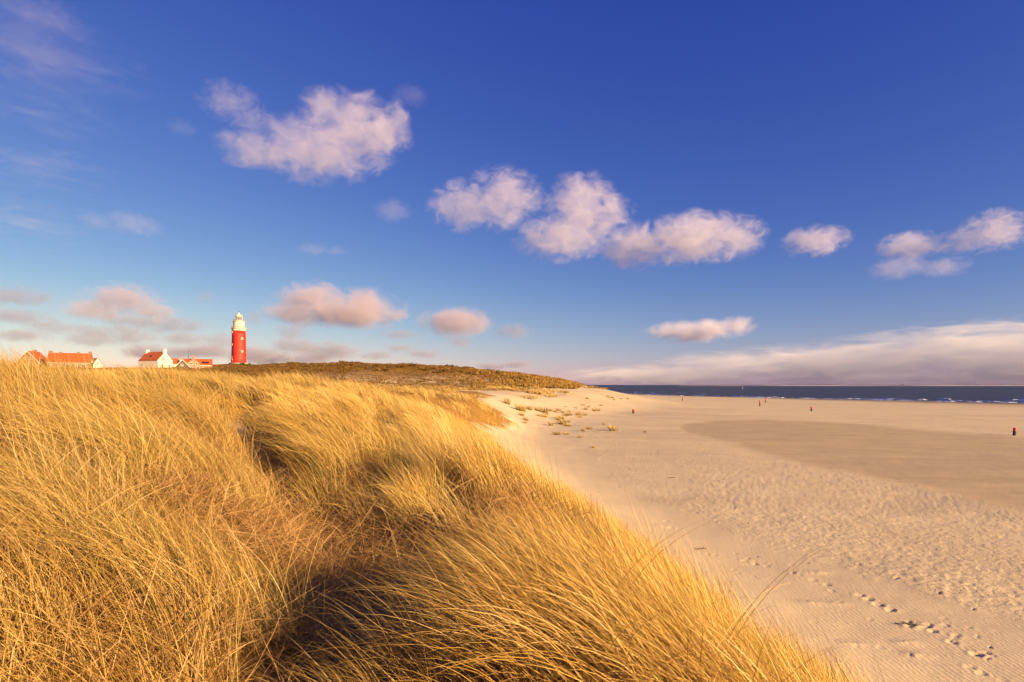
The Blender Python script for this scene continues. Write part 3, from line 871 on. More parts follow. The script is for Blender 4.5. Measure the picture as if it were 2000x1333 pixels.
# ---- white cottage with annex
D = 262.0
k = D / FPX
o = empty('white_cottage', place(304, 722.5, D), az_rot(R(109)))
tag(o, 'white plastered cottage with orange tiled roof, two white chimneys and a lower side wing', 'house')
W, L, he, hr = 7.6, 12.0, 4.1, 8.0
link('wall', bm_mesh('wall', gable_walls(W, L, he, hr), WHITE), parent=o)
roof = link('roof', bm_mesh('roof', gable_roof(W, L, he, hr, 0.15, 0.18, -0.25), TILE), parent=o)
add_chimney(roof, 0, -L / 2 + 0.55, hr - 0.7, hr + 1.25, 1.5, 0.95, WHITE)
add_chimney(roof, 0, L / 2 - 0.75, hr - 0.7, hr + 1.15, 1.6, 0.95, WHITE)
bm = bmesh.new(); s_ = (hr - he) / (W / 2)
m = Matrix.Translation((-W / 4 - 0.15, 0.4, (he + hr) / 2 + 0.17)) @ Matrix.Rotation(-math.atan(s_), 4, 'Y')
bmesh.ops.create_cube(bm, size=1, matrix=m @ Matrix.Diagonal((1.3, 0.95, 0.16, 1)))
link('skylight', bm_mesh('skylight', bm, PANE), parent=roof)
for x, z, w, h in ((-1.25, 4.7, 0.95, 1.35), (1.35, 4.55, 0.6, 1.1), (-1.5, 1.75, 1.1, 1.7), (2.0, 1.5, 1.0, 1.6)):
    make_window(o, (x, -L / 2, z), 'front', w, h)
for y, w in ((-3.0, 1.15), (3.6, 1.1)):
    make_window(o, (-W / 2, y, 1.9), 'left', w, 1.35)
bm = bmesh.new()
AW, AL, ah, ar = 5.0, 6.0, 2.9, 5.3
pts = [(-AW / 2, 0), (AW / 2, 0), (AW / 2, ah), (0, ar), (-AW / 2, ah)]
add_poly_prism(bm, pts, W / 2 + 0.003, W / 2 + AL, lambda p, t: (t, p[0] - 2.0, p[1]))
wing = link('side_wing', bm_mesh('side_wing', bm, WHITE), parent=o)
bm = bmesh.new()
sA = (ar - ah) / (AW / 2)
for sy in (-1, 1):
    y1 = sy * (AW / 2 + 0.2); z1 = ah - sA * 0.2
    pts = [(0, ar + 0.03), (y1, z1 + 0.03), (y1, z1 + 0.22), (0, ar + 0.22)]
    add_poly_prism(bm, pts, W / 2 + 0.006, W / 2 + AL + 0.1, lambda p, t: (t, p[0] - 2.0, p[1]))
link('wing_roof', bm_mesh('wing_roof', bm, TILE), parent=wing)
w_ = make_window(o, (W / 2 + 1.4, -2.0 - AW / 2, 1.7), 'front', 0.95, 1.1)

# ---- timber gable shed between the cottage and the brick house
o = empty('timber_shed', place(357, 722, 256), az_rot(R(152)))
tag(o, 'small dark gabled shed with white bargeboards between the white cottage and red brick house', 'shed')
W, L, he, hr = 5.4, 7.0, 1.2, 4.2
link('wall', bm_mesh('wall', gable_walls(W, L, he, hr), WOOD), parent=o)
roof = link('roof', bm_mesh('roof', gable_roof(W, L, he, hr, 0.3), TILE), parent=o)
bargeboards(roof, W, L, he, hr)
make_window(o, (-0.15, -L / 2, 1.95), 'front', 0.95, 0.95)

# ---- red brick house
o = empty('red_brick_house', place(390, 722.5, 268), az_rot(R(150)))
tag(o, 'red brick house with front gable, orange roof and dark solar panels near the lighthouse', 'house')
# main range runs left-right, front gable block on its left part
W, L = 8.0, 13.5; he, hr = 2.0, 4.9
bm = bmesh.new()
add_poly_prism(bm, [(-W / 2, 0), (W / 2, 0), (W / 2, he), (0, hr), (-W / 2, he)], -7.3, 5.2, lambda p, t: (t, p[0] + 2.5, p[1]))
link('wall', bm_mesh('wall', bm, REDBRICK), parent=o)
bm = bmesh.new(); s_ = (hr - he) / (W / 2)
for sy in (-1, 1):
    y1 = sy * (W / 2 + 0.3); z1 = he - s_ * 0.3
    add_poly_prism(bm, [(0, hr + .03), (y1, z1 + .03), (y1, z1 + .25), (0, hr + .25)], -7.5, 5.4, lambda p, t: (t, p[0] + 2.5, p[1]))
roof = link('roof', bm_mesh('roof', bm, TILE), parent=o)
bm = bmesh.new(); add_box(bm, 1.9, -1.86, he - 0.10, 6.0, 0.14, 0.26)
link('gutter', bm_mesh('gutter', bm, TRIM), parent=roof)
for i in range(3):
    bm = bmesh.new()
    m = Matrix.Translation((1.35 + i * 1.02, 0.15, he + s_ * 1.8 + 0.10)) @ Matrix.Rotation(math.atan(s_), 4, 'X')
    bmesh.ops.create_cube(bm, size=1, matrix=m @ Matrix.Diagonal((0.98, 1.4, 0.08, 1)))
    link('solar_panel', bm_mesh('solar_panel', bm, SOLAR), parent=roof)
GW, gL, gh, gr = 5.6, 4.6, 2.6, 5.3
bm = bmesh.new()
add_poly_prism(bm, [(-GW / 2, 0), (GW / 2, 0), (GW / 2, gh), (0, gr), (-GW / 2, gh)], -2.6, 2.4, lambda p, t: (p[0] - 2.6, t, p[1]))
gb = link('front_gable', bm_mesh('front_gable', bm, REDBRICK), parent=o)
bm = bmesh.new(); sg = (gr - gh) / (GW / 2)
for sx in (-1, 1):
    x1 = sx * (GW / 2 + 0.15); z1 = gh - sg * 0.15
    add_poly_prism(bm, [(0, gr + .03), (x1, z1 + .03), (x1, z1 + .22), (0, gr + .22)], -2.5, 2.4, lambda p, t: (p[0] - 2.6, t, p[1]))
link('gable_roof', bm_mesh('gable_roof', bm, TILE), parent=gb)
make_window(o, (-3.4, -2.6, 2.75), 'front', 1.35, 1.25)
make_window(o, (-1.35, -2.6, 2.7), 'front', 0.8, 1.3, False)
make_window(o, (-3.7, -2.6, 0.75), 'front', 1.2, 1.0)
make_window(o, (-0.75, -2.6, 0.8), 'front', 1.2, 1.1)
make_window(o, (1.6, -1.5, 0.65), 'front', 1.1, 0.85)
make_window(o, (3.6, -1.5, 0.6), 'front', 1.2, 0.85)
add_chimney(roof, -2.6, 0.2, gr - 0.6, gr + 1.0, 0.95, 0.8, REDBRICK)
add_chimney(roof, -6.6, 2.5, hr - 0.6, hr + 0.75, 0.9, 0.8, REDBRICK)
mast = empty('radio_mast', place(368, 722, 285))
tag(mast, 'thin dark radio mast rising behind the red brick house', 'mast')
bm = bmesh.new(); add_tube(bm, (0, 0, 0), (0, 0, 7.5), 0.10); link('pole', bm_mesh('pole', bm, DARKG), parent=mast)
bm = bmesh.new(); add_tube(bm, (0, 0, 7.5), (0, 0, 10.9), 0.055); link('antenna', bm_mesh('antenna', bm, DARKG), parent=mast)

# ---- brown brick gable house on the far left
o = empty('brown_gable_house', place(66, 722, 262), az_rot(R(165)))
tag(o, 'brown brick house with white edged gable and orange roof, leftmost of the houses', 'house')
W, L, he, hr = 9.6, 10.5, 2.6, 8.1
link('wall', bm_mesh('wall', gable_walls(W, L, he, hr), BRICK), parent=o)
roof = link('roof', bm_mesh('roof', gable_roof(W, L, he, hr, 0.35), TILE), parent=o)
bargeboards(roof, W, L, he, hr)
add_chimney(roof, 0.2, 0.5, hr - 0.6, hr + 0.75, 1.3, 0.9, BRICK)
for x, z in ((-0.9, 4.9), (1.5, 4.85)): make_window(o, (x, -L / 2, z), 'front', 0.85, 0.95, False)
for x in (-2.6, 0.4, 3.0): make_window(o, (x, -L / 2, 2.1), 'front', 1.1, 1.2)
bm = bmesh.new()   # small cross gable on the right-hand side
CW, ch_, cr = 4.4, 2.6, 5.0
add_poly_prism(bm, [(-CW / 2, 0), (CW / 2, 0), (CW / 2, ch_), (0, cr), (-CW / 2, ch_)], 2.5, W / 2 + 1.6, lambda p, t: (t, p[0] - 1.2, p[1]))
cg = link('cross_gable', bm_mesh('cross_gable', bm, BRICK), parent=o)
bm = bmesh.new(); s_ = (cr - ch_) / (CW / 2)
for sy in (-1, 1):
    y1 = sy * (CW / 2 + 0.25); z1 = ch_ - s_ * 0.25
    add_poly_prism(bm, [(0, cr + .03), (y1, z1 + .03), (y1, z1 + .25), (0, cr + .25)], 2.5, W / 2 + 1.8, lambda p, t: (t, p[0] - 1.2, p[1]))
link('cross_roof', bm_mesh('cross_roof', bm, TILE), parent=cg)
make_window(o, (W / 2 + 1.6, -1.2, 3.2), 'right', 0.8, 1.1, False)

# ---- long brown brick house
o = empty('long_brick_house', place(138, 723, 258), az_rot(R(150)))
tag(o, 'long brown brick house under a broad orange tiled roof with four chimneys', 'house')
W, L, he, hr = 8.6, 15.6, 3.3, 7.4
bm = bmesh.new()
add_poly_prism(bm, [(-W / 2, 0), (W / 2, 0), (W / 2, he), (0, hr), (-W / 2, he)], -L / 2, L / 2, lambda p, t: (t, p[0], p[1]))
link('wall', bm_mesh('wall', bm, BRICK), parent=o)
bm = bmesh.new(); s_ = (hr - he) / (W / 2)
for sy in (-1, 1):
    y1 = sy * (W / 2 + 0.4); z1 = he - s_ * 0.4
    add_poly_prism(bm, [(0, hr + .03), (y1, z1 + .03), (y1, z1 + .25), (0, hr + .25)], -L / 2 - 0.1, L / 2 + 0.1, lambda p, t: (t, p[0], p[1]))
roof = link('roof', bm_mesh('roof', bm, TILE), parent=o)
bm = bmesh.new(); add_box(bm, 0, -W / 2 - 0.46, he - 0.36, L, 0.12, 0.2)
link('gutter', bm_mesh('gutter', bm, TRIM), parent=roof)
for x, w, hh in ((-L / 2 + 0.6, 1.3, 0.95), (-L / 2 + 4.2, 1.0, 0.5), (L / 2 - 5.0, 0.9, 0.65), (L / 2 - 0.6, 1.2, 0.95)):
    add_chimney(roof, x, 0.1, hr - 0.7, hr + hh, w, 0.85, BRICK)
for x, w in ((-6.2, 0.8), (-3.2, 0.9), (-0.2, 2.0), (2.6, 0.9), (5.3, 1.5)):
    make_window(o, (x, -W / 2, 1.7), 'front', w, 1.5)
for y in (-0.8, 0.9): make_window(o, (L / 2, y, 4.1), 'right', 0.8, 1.3, False)

# ---- small white gable behind it
o = empty('small_white_house', place(183, 722, 282), az_rot(R(118)))
tag(o, 'small white gabled house peeping out at the right end of the long brick house', 'house')
W, L, he, hr = 4.4, 7.0, 2.0, 5.3
link('wall', bm_mesh('wall', gable_walls(W, L, he, hr), WHITE), parent=o)
link('roof', bm_mesh('roof', gable_roof(W, L, he, hr, 0.15, 0.2, -0.1), TILE), parent=o)
make_window(o, (0, -L / 2, 2.7), 'front', 0.7, 1.1, False)

# ------------------------------------------------------------------ lighthouse
DL_ = 381.0
base = place(466.6, 711.5, DL_)
lh = empty('lighthouse', base)
tag(lh, 'tall red lighthouse with white lantern top standing on the far dune', 'lighthouse')
view_az = math.atan2(-base.y, -base.x)       # angle from the tower to the viewer, math convention
bm = bmesh.new()
add_lathe(bm, [(4.75, -1.0), (4.72, 0.35), (4.62, 0.4), (4.5, 6), (4.38, 12), (4.28, 18), (4.2, 22.2)], 48)
link('tower', bm_mesh('tower', bm, REDP), parent=lh)
for f in lh.children[0].data.polygons: f.use_smooth = len(f.vertices) == 4
bm = bmesh.new()
add_lathe(bm, [(4.24, 22.203), (4.26, 23.0), (4.36, 23.4), (4.72, 23.75), (4.72, 24.0), (3.5, 24.003), (3.45, 27.9), (3.6, 28.2), (3.75, 28.3), (3.75, 28.5), (2.15, 28.503), (2.15, 29.3)], 32)
gal = link('watch_room', bm_mesh('watch_room', bm, LWHITE), parent=lh)
def railing(r, z, n, parent):
    bm = bmesh.new()
    for i in range(n):
        a = 2 * math.pi * i / n
        add_tube(bm, (r * math.cos(a), r * math.sin(a), z), (r * math.cos(a), r * math.sin(a), z + 1.1), 0.045, 5)
    for hz in (0.4, 0.75, 1.1):
        ring = [(r * math.cos(2 * math.pi * i / 32), r * math.sin(2 * math.pi * i / 32), z + hz) for i in range(33)]
        for p, q in zip(ring[:-1], ring[1:]): add_tube(bm, p, q, 0.04, 4)
    return link('railing', bm_mesh('railing', bm, paint('rail_paint', (0.35, 0.30, 0.25), 0.5)), parent=parent)
railing(4.6, 24.0, 28, gal)
railing(3.65, 28.5, 22, gal)
bm = bmesh.new(); add_lathe(bm, [(1.95, 29.3), (1.95, 31.6)], 16)
lant = link('lantern_glass', bm_mesh('lantern_glass', bm, glass_mat('lantern_glass', (0.10, 0.11, 0.11))), parent=lh)
bm = bmesh.new()
for i in range(12):
    a = 2 * math.pi * i / 12
    add_tube(bm, (2.06 * math.cos(a), 2.06 * math.sin(a), 29.3), (2.06 * math.cos(a), 2.06 * math.sin(a), 31.7), 0.10, 5)
link('mullion', bm_mesh('mullion', bm, LWHITE), parent=lant)
bm = bmesh.new(); add_lathe(bm, [(2.3, 31.6), (2.32, 31.85), (2.05, 32.4), (1.55, 32.9), (0.9, 33.3), (0.62, 33.45), (0.55, 33.9), (0.75, 34.0), (0.5, 34.3), (0.1, 34.45)], 24)
dome = link('dome', bm_mesh('dome', bm, LWHITE), parent=lh)
bm = bmesh.new(); add_tube(bm, (0, 0, 34.3), (0, 0, 35.3), 0.06); add_box(bm, 0.15, 0, 35.1, 0.9, 0.05, 0.28)
link('wind_vane', bm_mesh('wind_vane', bm, DARKG), parent=dome)
def tower_window(ang, z, r, w=1.05, h=1.25, mat=None):
    a = view_az + ang
    bm = bmesh.new()
    for i in range(12):   # rounded surround
        t0, t1 = 2 * math.pi * i / 12, 2 * math.pi * (i + 1) / 12
        pr = lambda t, k: (k * w * math.cos(t) * abs(math.cos(t)) ** -0.35, k * h * math.sin(t) * abs(math.sin(t) + 1e-9) ** -0.35)
        q = [pr(t0 + 1e-3, 1), pr(t1 + 1e-3, 1), pr(t1 + 1e-3, .55), pr(t0 + 1e-3, .55)]
        a_ = [bm.verts.new((x * 0.62, -0.14, y * 0.62)) for x, y in q]; b_ = [bm.verts.new((x * 0.62, 0.25, y * 0.62)) for x, y in q]
        bm.faces.new(a_); bm.faces.new(b_)
        for j in range(4): bm.faces.new((a_[j], a_[(j + 1) % 4], b_[(j + 1) % 4], b_[j]))
    win = link('window', bm_mesh('window', bm, LWHITE), parent=lh)
    win.location = (r * math.cos(a), r * math.sin(a), z)
    win.rotation_euler = (0, 0, a + math.pi / 2)
    bm = bmesh.new(); add_box(bm, 0, 0.06, 0, w * 0.75, 0.16, h * 0.75)
    link('pane', bm_mesh('pane', bm, PANE), parent=win)
tower_window(R(27), 16.9, 4.30); tower_window(R(27), 8.3, 4.46)
for z in (21.1, 12.8, 4.2): tower_window(R(-68), z, 4.22 + 0.0155 * (22 - z))
for ang in (-8, 18): 
    bm = bmesh.new(); add_box(bm, 0, 0, 0, 0.5, 0.10, 0.75)
    w_ = link('window', bm_mesh('window', bm, PANE), parent=lh)
    a = view_az + R(ang); w_.location = (3.5 * math.cos(a), 3.5 * math.sin(a), 26.3); w_.rotation_euler = (0, 0, a + math.pi / 2)
bm = bmesh.new(); add_box(bm, 0, 0, 1.25, 1.5, 0.6, 2.5)
dr = link('door', bm_mesh('door', bm, paint('dark_red_door', (0.22, 0.02, 0.015), 0.5)), parent=lh)
a = view_az + R(-66); dr.location = (4.6 * math.cos(a), 4.6 * math.sin(a), 0.3); dr.rotation_euler = (0, 0, a + math.pi / 2)
bm = bmesh.new(); add_box(bm, 0, -0.05, 2.7, 2.0, 0.8, 0.3)
link('lintel', bm_mesh('lintel', bm, LWHITE), parent=dr)

# ring wall round its foot and a low bunker wall
rw = empty('ring_wall', base)
tag(rw, 'low pale brick ring wall round the foot of the lighthouse', 'wall')
bm = bmesh.new()
add_lathe(bm, [(6.0, -1.4), (6.0, 0.55), (6.12, 0.56), (6.12, 0.72), (5.6, 0.72), (5.6, -1.4)], 40, cap=False)
link('masonry', bm_mesh('masonry', bm, STONE), parent=rw)
lw = empty('low_wall', place(443, 714.5, 374), R(-5))
tag(lw, 'low dark walled enclosure left of the lighthouse foot', 'wall')
bm = bmesh.new()
for x0, x1 in ((-2.9, -0.6), (0.2, 2.9)): add_box(bm, (x0 + x1) / 2, 0, 0.4, x1 - x0, 0.4, 1.1)
link('masonry', bm_mesh('masonry', bm, STONE), parent=lw)
bm = bmesh.new(); add_box(bm, -0.2, 0.2, 0.45, 0.8, 0.12, 0.95)
link('gate', bm_mesh('gate', bm, DARKG), parent=lw)

# ------------------------------------------------------------------ beach marker posts
RED = paint('post_red', (0.50, 0.045, 0.03), 0.6, 0.12, 3)
BLACK = paint('post_black', (0.045, 0.035, 0.03), 0.75, 0.2, 3)
OLD = paint('weathered_timber', (0.20, 0.145, 0.095), 0.85, 0.2, 3)
def beach_post(px, py, h, r, tilt, label, red=True):
    x, y = on_sand_far(px, py)
    z = ground_z(x, y)
    o = empty('marker_post', (x, y, z)); o.rotation_euler = (tilt * 0.4, tilt, 0)
    tag(o, label, 'post', 'marker posts on the beach')
    bm = bmesh.new(); add_lathe(bm, [(r * 1.03, -0.4), (r, h * 0.6)], 12)
    link('shaft', bm_mesh('shaft', bm, BLACK if red else OLD), parent=o)
    bm = bmesh.new(); add_lathe(bm, [(r * 1.06, h * 0.58), (r * 1.05, h - 0.03), (r * 0.9, h)], 12)
    link('painted_top', bm_mesh('painted_top', bm, RED), parent=o)
    return o
def on_sand_far(px, py):
    d = 100.0
    for _ in range(60):
        z = ground_z((px - 1000) / FPX * d, d)
        d = 0.5 * d + 0.5 * (EYE - z) * FPX / (py - HORIZON)
    return ((px - 1000) / FPX * d, d)
beach_post(1981, 851, 1.05, 0.19, 0.05, 'thick black post with red top, nearest of the beach posts at the right')
beach_post(1585, 803.5, 1.15, 0.22, -0.02, 'short red topped post alone between the damp flat and the sea')
beach_post(1484, 794, 1.9, 0.20, 0.0, 'taller red topped post, nearer of the close pair on the beach')
beach_post(1495, 787, 1.65, 0.18, 0.0, 'small red topped post, farther of the close pair on the beach')
beach_post(1333, 783, 1.75, 0.17, 0.02, 'thin dark post by the water near the bare sand spit')
beach_post(1237, 808, 0.95, 0.24, 0.0, 'stubby red post below the sandy dune slope')

# distant marks on the water
bx, by = px_point(1450, 760, 1050).x, 1050
o = empty('channel_marker', (bx, by, 0)); tag(o, 'tiny white channel marker standing in the dark sea', 'buoy')
bm = bmesh.new(); add_lathe(bm, [(0.6, -0.3), (0.7, 0.5), (0.3, 1.0), (0.22, 3.4)], 10); link('float_body', bm_mesh('float_body', bm, LWHITE), parent=o)
bm = bmesh.new(); add_lathe(bm, [(0.5, 3.3), (0.5, 4.0), (0.05, 4.4)], 8); link('top_mark', bm_mesh('top_mark', bm, LWHITE), parent=o)
bx = px_point(1757, 752, 3960).x
o = empty('beacon_hut', (bx, 3930, 2.0)); tag(o, 'tiny dark hut on stilts on the horizon sandbank', 'hut')
bm = bmesh.new(); add_box(bm, 0, 0, 9.5, 11, 8, 5); link('cabin', bm_mesh('cabin', bm, WOOD), parent=o)
for sx in (-4, 4):
    for sy in (-3, 3):
        bm = bmesh.new(); add_tube(bm, (sx, sy, -2), (sx, sy, 7.1), 0.5); link('leg', bm_mesh('leg', bm, WOOD), parent=o)

# ------------------------------------------------------------------ single tussocks on the bare sand
def tussock_mesh(seed, n, rad, h):
    global rng
    keep = rng; rng = np.random.default_rng(seed)
    ang = rng.uniform(0, 2 * math.pi, n); rr = rad * np.sqrt(rng.uniform(0, 1, n))
    roots = np.stack([rr * np.cos(ang), rr * np.sin(ang), np.full(n, -0.05)], -1)
    flow = math.pi * 0.93
    az = np.arctan2(np.sin(flow) + 1.2 * np.sin(ang) * rr / rad, np.cos(flow) + 1.2 * np.cos(ang) * rr / rad)
    ch = blades(roots, rng.uniform(0.6, 1.1, n) * h, np.abs(rng.normal(0.2, 0.2, n)), rng.normal(0.45, 0.25, n), az, rng.uniform(0.03, 0.06, n), pick(GREEN, n) * 0.9, pick(STRAW, n) * 0.85, 3)
    me = build_blades('tussock', [ch], GRASS)
    rng = keep
    return me
TUSS = [tussock_mesh(100 + i, 60, 0.30, 1.0) for i in range(4)]
SPOTS = [(992, 790, 1.5), (1016, 803, 1.5), (1022, 804, 1.3), (1034, 801, 1.0), (1060, 806, 1.7), (1062, 815, 1.2), (1068, 810, .8), (1074, 803, 1.0), (1085, 806, .7), (1092, 803, .8), (1100, 807, .8),
         (1112, 805, .7), (1131, 812, 1.1), (1134, 816, .8), (1143, 812, 1.1), (1145, 801, .9), (1168, 803, .9), (1161, 804, .8), (1112, 812, .9), (1106, 813, .8), (1097, 819, 1.0), (1090, 821, .9),
         (1099, 830, 1.1), (1111, 825, .8), (1110, 833, .9), (1076, 832, .9), (1028, 822, 1.1), (1020, 813, .8), (1024, 827, .7), (1199, 842, 1.1), (1152, 839, .7), (1140, 843, .6), (1089, 850, .6), (1108, 849, .6),
         (1150, 796, .8), (1175, 793, .8), (1195, 778, 1.2), (1200, 776, 1.0), (1188, 775, .9), (1227, 780, 1.0), (1213, 779, .6), (1140, 767, 1.0), (1148, 767, .9), (1106, 764, 1.6), (1260, 845, .5),
         (1160, 875, .5), (1135, 855, .5), (1180, 830, .5), (1125, 798, .7), (1105, 795, .6)]
for i, (px, py, s) in enumerate(SPOTS):
    x, y = on_sand_far(px, py)
    o = bpy.data.objects.new('grass_tussock', TUSS[i % 4]); COL.objects.link(o)
    o.location = (x, y, ground_z(x, y) - 0.02); o.rotation_euler = (0, 0, random.uniform(-0.5, 0.5)); o.scale = (s * random.uniform(0.8, 2.0), s * random.uniform(0.8, 1.4), s * random.uniform(0.5, 1.05))
    tag(o, 'small loose tussock of dry grass rooted in the bare sand below the far dune', 'grass tussock', 'grass tussocks on the bare sand')
# bigger cushions: the two dark clumps on the spit and those on the slope
def cushion(px, py, s, label, n=160, depth=None):
    x, y = on_sand_far(px, py) if depth is None else ((px - 1000) / FPX * depth, depth)
    me = tussock_mesh(int(px), n, 1.5, 0.8)
    o = link('grass_cushion', me); o.location = (x, y, ground_z(x, y) - 0.05); o.scale = (s * 1.3, s, s * 0.8)
    tag(o, label, 'grass cushion', 'grass cushions on the sand slope')
cushion(1150, 759, 1.9, 'broad tuft of brown grass crowning the end of the sand spit', 200, 205)
cushion(1174, 762, 1.3, 'smaller tuft of brown grass at the seaward tip of the sand spit', 160, 207)
cushion(1028, 778, 1.5, 'low grass cushion on the slope, left of the slope pair')
cushion(1064, 775, 1.5, 'low grass cushion on the slope, right of the slope pair')

# driftwood and a stick on the smooth sand
DRIFT = paint('driftwood', (0.14, 0.10, 0.07), 0.85, 0.25, 6)
def twig(px, py, L, rz, label):
    x, y = on_sand(px, py); z = float(height([x], [y])[0])
    bm = bmesh.new()
    pts = [(-L / 2, 0, 0.02), (-L / 6, 0.02, 0.05), (L / 6, -0.015, 0.055), (L / 2, 0.03, 0.035)]
    for (p, q), r in zip(zip(pts[:-1], pts[1:]), (0.022, 0.018, 0.013)): add_tube(bm, p, q, r, 6)
    add_tube(bm, (L / 6, -0.015, 0.055), (L / 3, 0.12, 0.09), 0.009, 5)
    o = link('driftwood_stick', bm_mesh('driftwood_stick', bm, DRIFT)); o.location = (x, y, z); o.rotation_euler = (0, 0, rz)
    tag(o, label, 'stick')
twig(1371, 1073, 0.36, 0.15, 'short dark stick lying on smooth sand above the first footprints')
twig(1780, 1221, 0.55, -0.2, 'dark stick half buried in a sand drift beside the largest footprints')
twig(1313, 934, 0.5, 0.1, 'driftwood piece on the coarse sand far from the footprints')

# ------------------------------------------------------------------ scrub on the far hill
def scrub_mesh(n, yr, fx, blades_per, size, pal, seed, name):
    global rng
    keep = rng; rng = np.random.default_rng(seed)
    y = rng.uniform(*yr, n); x = fx(y)
    okm = grass_edge(x, y) > 0
    x, y = x[okm], y[okm]
    ti = np.repeat(np.arange(len(x)), blades_per); N = len(ti)
    ang = rng.uniform(0, 2 * math.pi, N); rad = size * 0.8 * np.sqrt(rng.uniform(0, 1, N))
    rx, ry = x[ti] + rad * np.cos(ang), y[ti] + rad * np.sin(ang)
    rz = height(rx, ry, False) - 0.05
    cl = pick(pal, len(x), 0.2)[ti] * rng.normal(1, 0.12, (N, 1))
    L = rng.uniform(0.5, 1.0, N) * size * rng.uniform(0.6, 1.2, len(x))[ti]
    ch = blades(np.stack([rx, ry, rz], -1), L, np.abs(rng.normal(0.4, 0.25, N)), rng.normal(0.5, 0.3, N), ang, size * rng.uniform(0.22, 0.42, N), cl * 0.8, cl, 2)
    me = build_blades(name, [ch], GRASS)
    rng = keep
    return me
HEATH = np.array([(0.23, 0.12, 0.016), (0.19, 0.095, 0.012), (0.28, 0.155, 0.022), (0.16, 0.10, 0.014), (0.21, 0.11, 0.014)])
GOLDS = np.array([(0.36, 0.215, 0.045), (0.43, 0.265, 0.06), (0.28, 0.16, 0.035)])
me = scrub_mesh(9500, (205, 330), lambda y: rng.uniform(-0.62, 0.06, len(y)) * y, 6, 0.62, HEATH, 501, 'heath')
tag(link('heath_scrub', me), 'brown heath scrub covering the broad hill beside the lighthouse', 'scrub', kind='stuff')
me = scrub_mesh(4200, (185, 285), lambda y: (0.125 - np.abs(rng.normal(0, 0.075, len(y)))) * y, 10, 1.0, GOLDS, 502, 'gold')
tag(link('hill_grass', me), 'golden tussocky grass on the seaward end of the far hill', 'grass', kind='stuff')
me = scrub_mesh(4200, (120, 215), lambda y: rng.uniform(-0.55, 0.05, len(y)) * y, 7, 0.6, np.concatenate([HEATH, GOLDS * 0.8]), 503, 'flat')
tag(link('valley_scrub', me), 'low brown scrub in the sandy valley before the hill', 'scrub', kind='stuff')

# evergreen shrubs at the lighthouse foot
def shrub(px, py, d, w, h, label, seed):
    p = place(px, py, d)
    o = empty('evergreen_shrub', (p.x, p.y, ground_z(p.x, p.y) - 0.2)); tag(o, label, 'shrub', 'evergreen shrubs below the lighthouse')
    r = np.random.default_rng(seed)
    n = 900
    d_ = r.normal(0, 1, (n, 3)); d_ /= np.linalg.norm(d_, axis=1)[:, None]; d_[:, 2] = np.abs(d_[:, 2])
    lump = 0.75 + 0.35 * np.sin(d_[:, 0] * 5 + seed) * np.sin(d_[:, 1] * 4 + 1) 
    c = d_ * (r.uniform(0.55, 1, n) * lump)[:, None] * np.array([w / 2, w / 2.4, h])
    V, F = [], []
    for q in c:
        a = r.normal(0, 1, 3); a /= np.linalg.norm(a); b = np.cross(a, r.normal(0, 1, 3)); b /= np.linalg.norm(b)
        s = r.uniform(0.12, 0.3); k = len(V)
        V += [tuple(q + a * s), tuple(q + b * s), tuple(q - a * s), tuple(q - b * s)]; F.append((k, k + 1, k + 2, k + 3))
    me = bpy.data.meshes.new('crown'); me.from_pydata(V, [], F); me.update()
    link('crown', me, paint('shrub_leaf', (0.07, 0.085, 0.02), 0.6, 0.25, 1.0), parent=o)
    bm = bmesh.new(); add_tube(bm, (0, 0, -0.3), (0, 0, h * 0.6), 0.12); add_tube(bm, (0, 0, h * .2), (w * .25, 0, h * .6), 0.07); add_tube(bm, (0, 0, h * .2), (-w * .25, .2, h * .6), 0.07)
    link('trunk', bm_mesh('trunk', bm, WOOD), parent=o)
shrub(474, 724, 345, 4.5, 2.2, 'dark green evergreen shrub below the lighthouse, left of the pair', 1)
shrub(487, 724, 343, 5.0, 2.4, 'dark green evergreen shrub below the lighthouse, right of the pair', 2)

def bush_mass():
    """darker bushes scattered over the hill"""
    global rng
    keep = rng; rng = np.random.default_rng(77)
    n = 150
    y = rng.uniform(225, 300, n); x = rng.uniform(-0.5, 0.02, n) * y
    ti = np.repeat(np.arange(n), 40); N = len(ti)
    ang = rng.uniform(0, 2 * math.pi, N); size = rng.uniform(0.6, 1.5, n)[ti]
    rad = size * np.sqrt(rng.uniform(0, 1, N))
    rx, ry = x[ti] + rad * np.cos(ang) * 1.4, y[ti] + rad * np.sin(ang)
    rz = height(rx, ry, False) - 0.05
    col = np.array([(0.16, 0.095, 0.018), (0.13, 0.095, 0.018), (0.18, 0.10, 0.018)])[rng.integers(0, 3, n)][ti] * rng.normal(1, 0.15, (N, 1))
    ch = blades(np.stack([rx, ry, rz], -1), size * rng.uniform(0.5, 1.0, N), np.abs(rng.normal(0.3, 0.25, N)), rng.normal(0.4, 0.3, N), ang, 0.3 * size, col * 0.8, col, 2)
    rng = keep
    return build_blades('bushes', [ch], GRASS)
tag(link('hill_undergrowth', bush_mass()), 'darker low bushes scattered over the brown hill', 'undergrowth', kind='stuff')

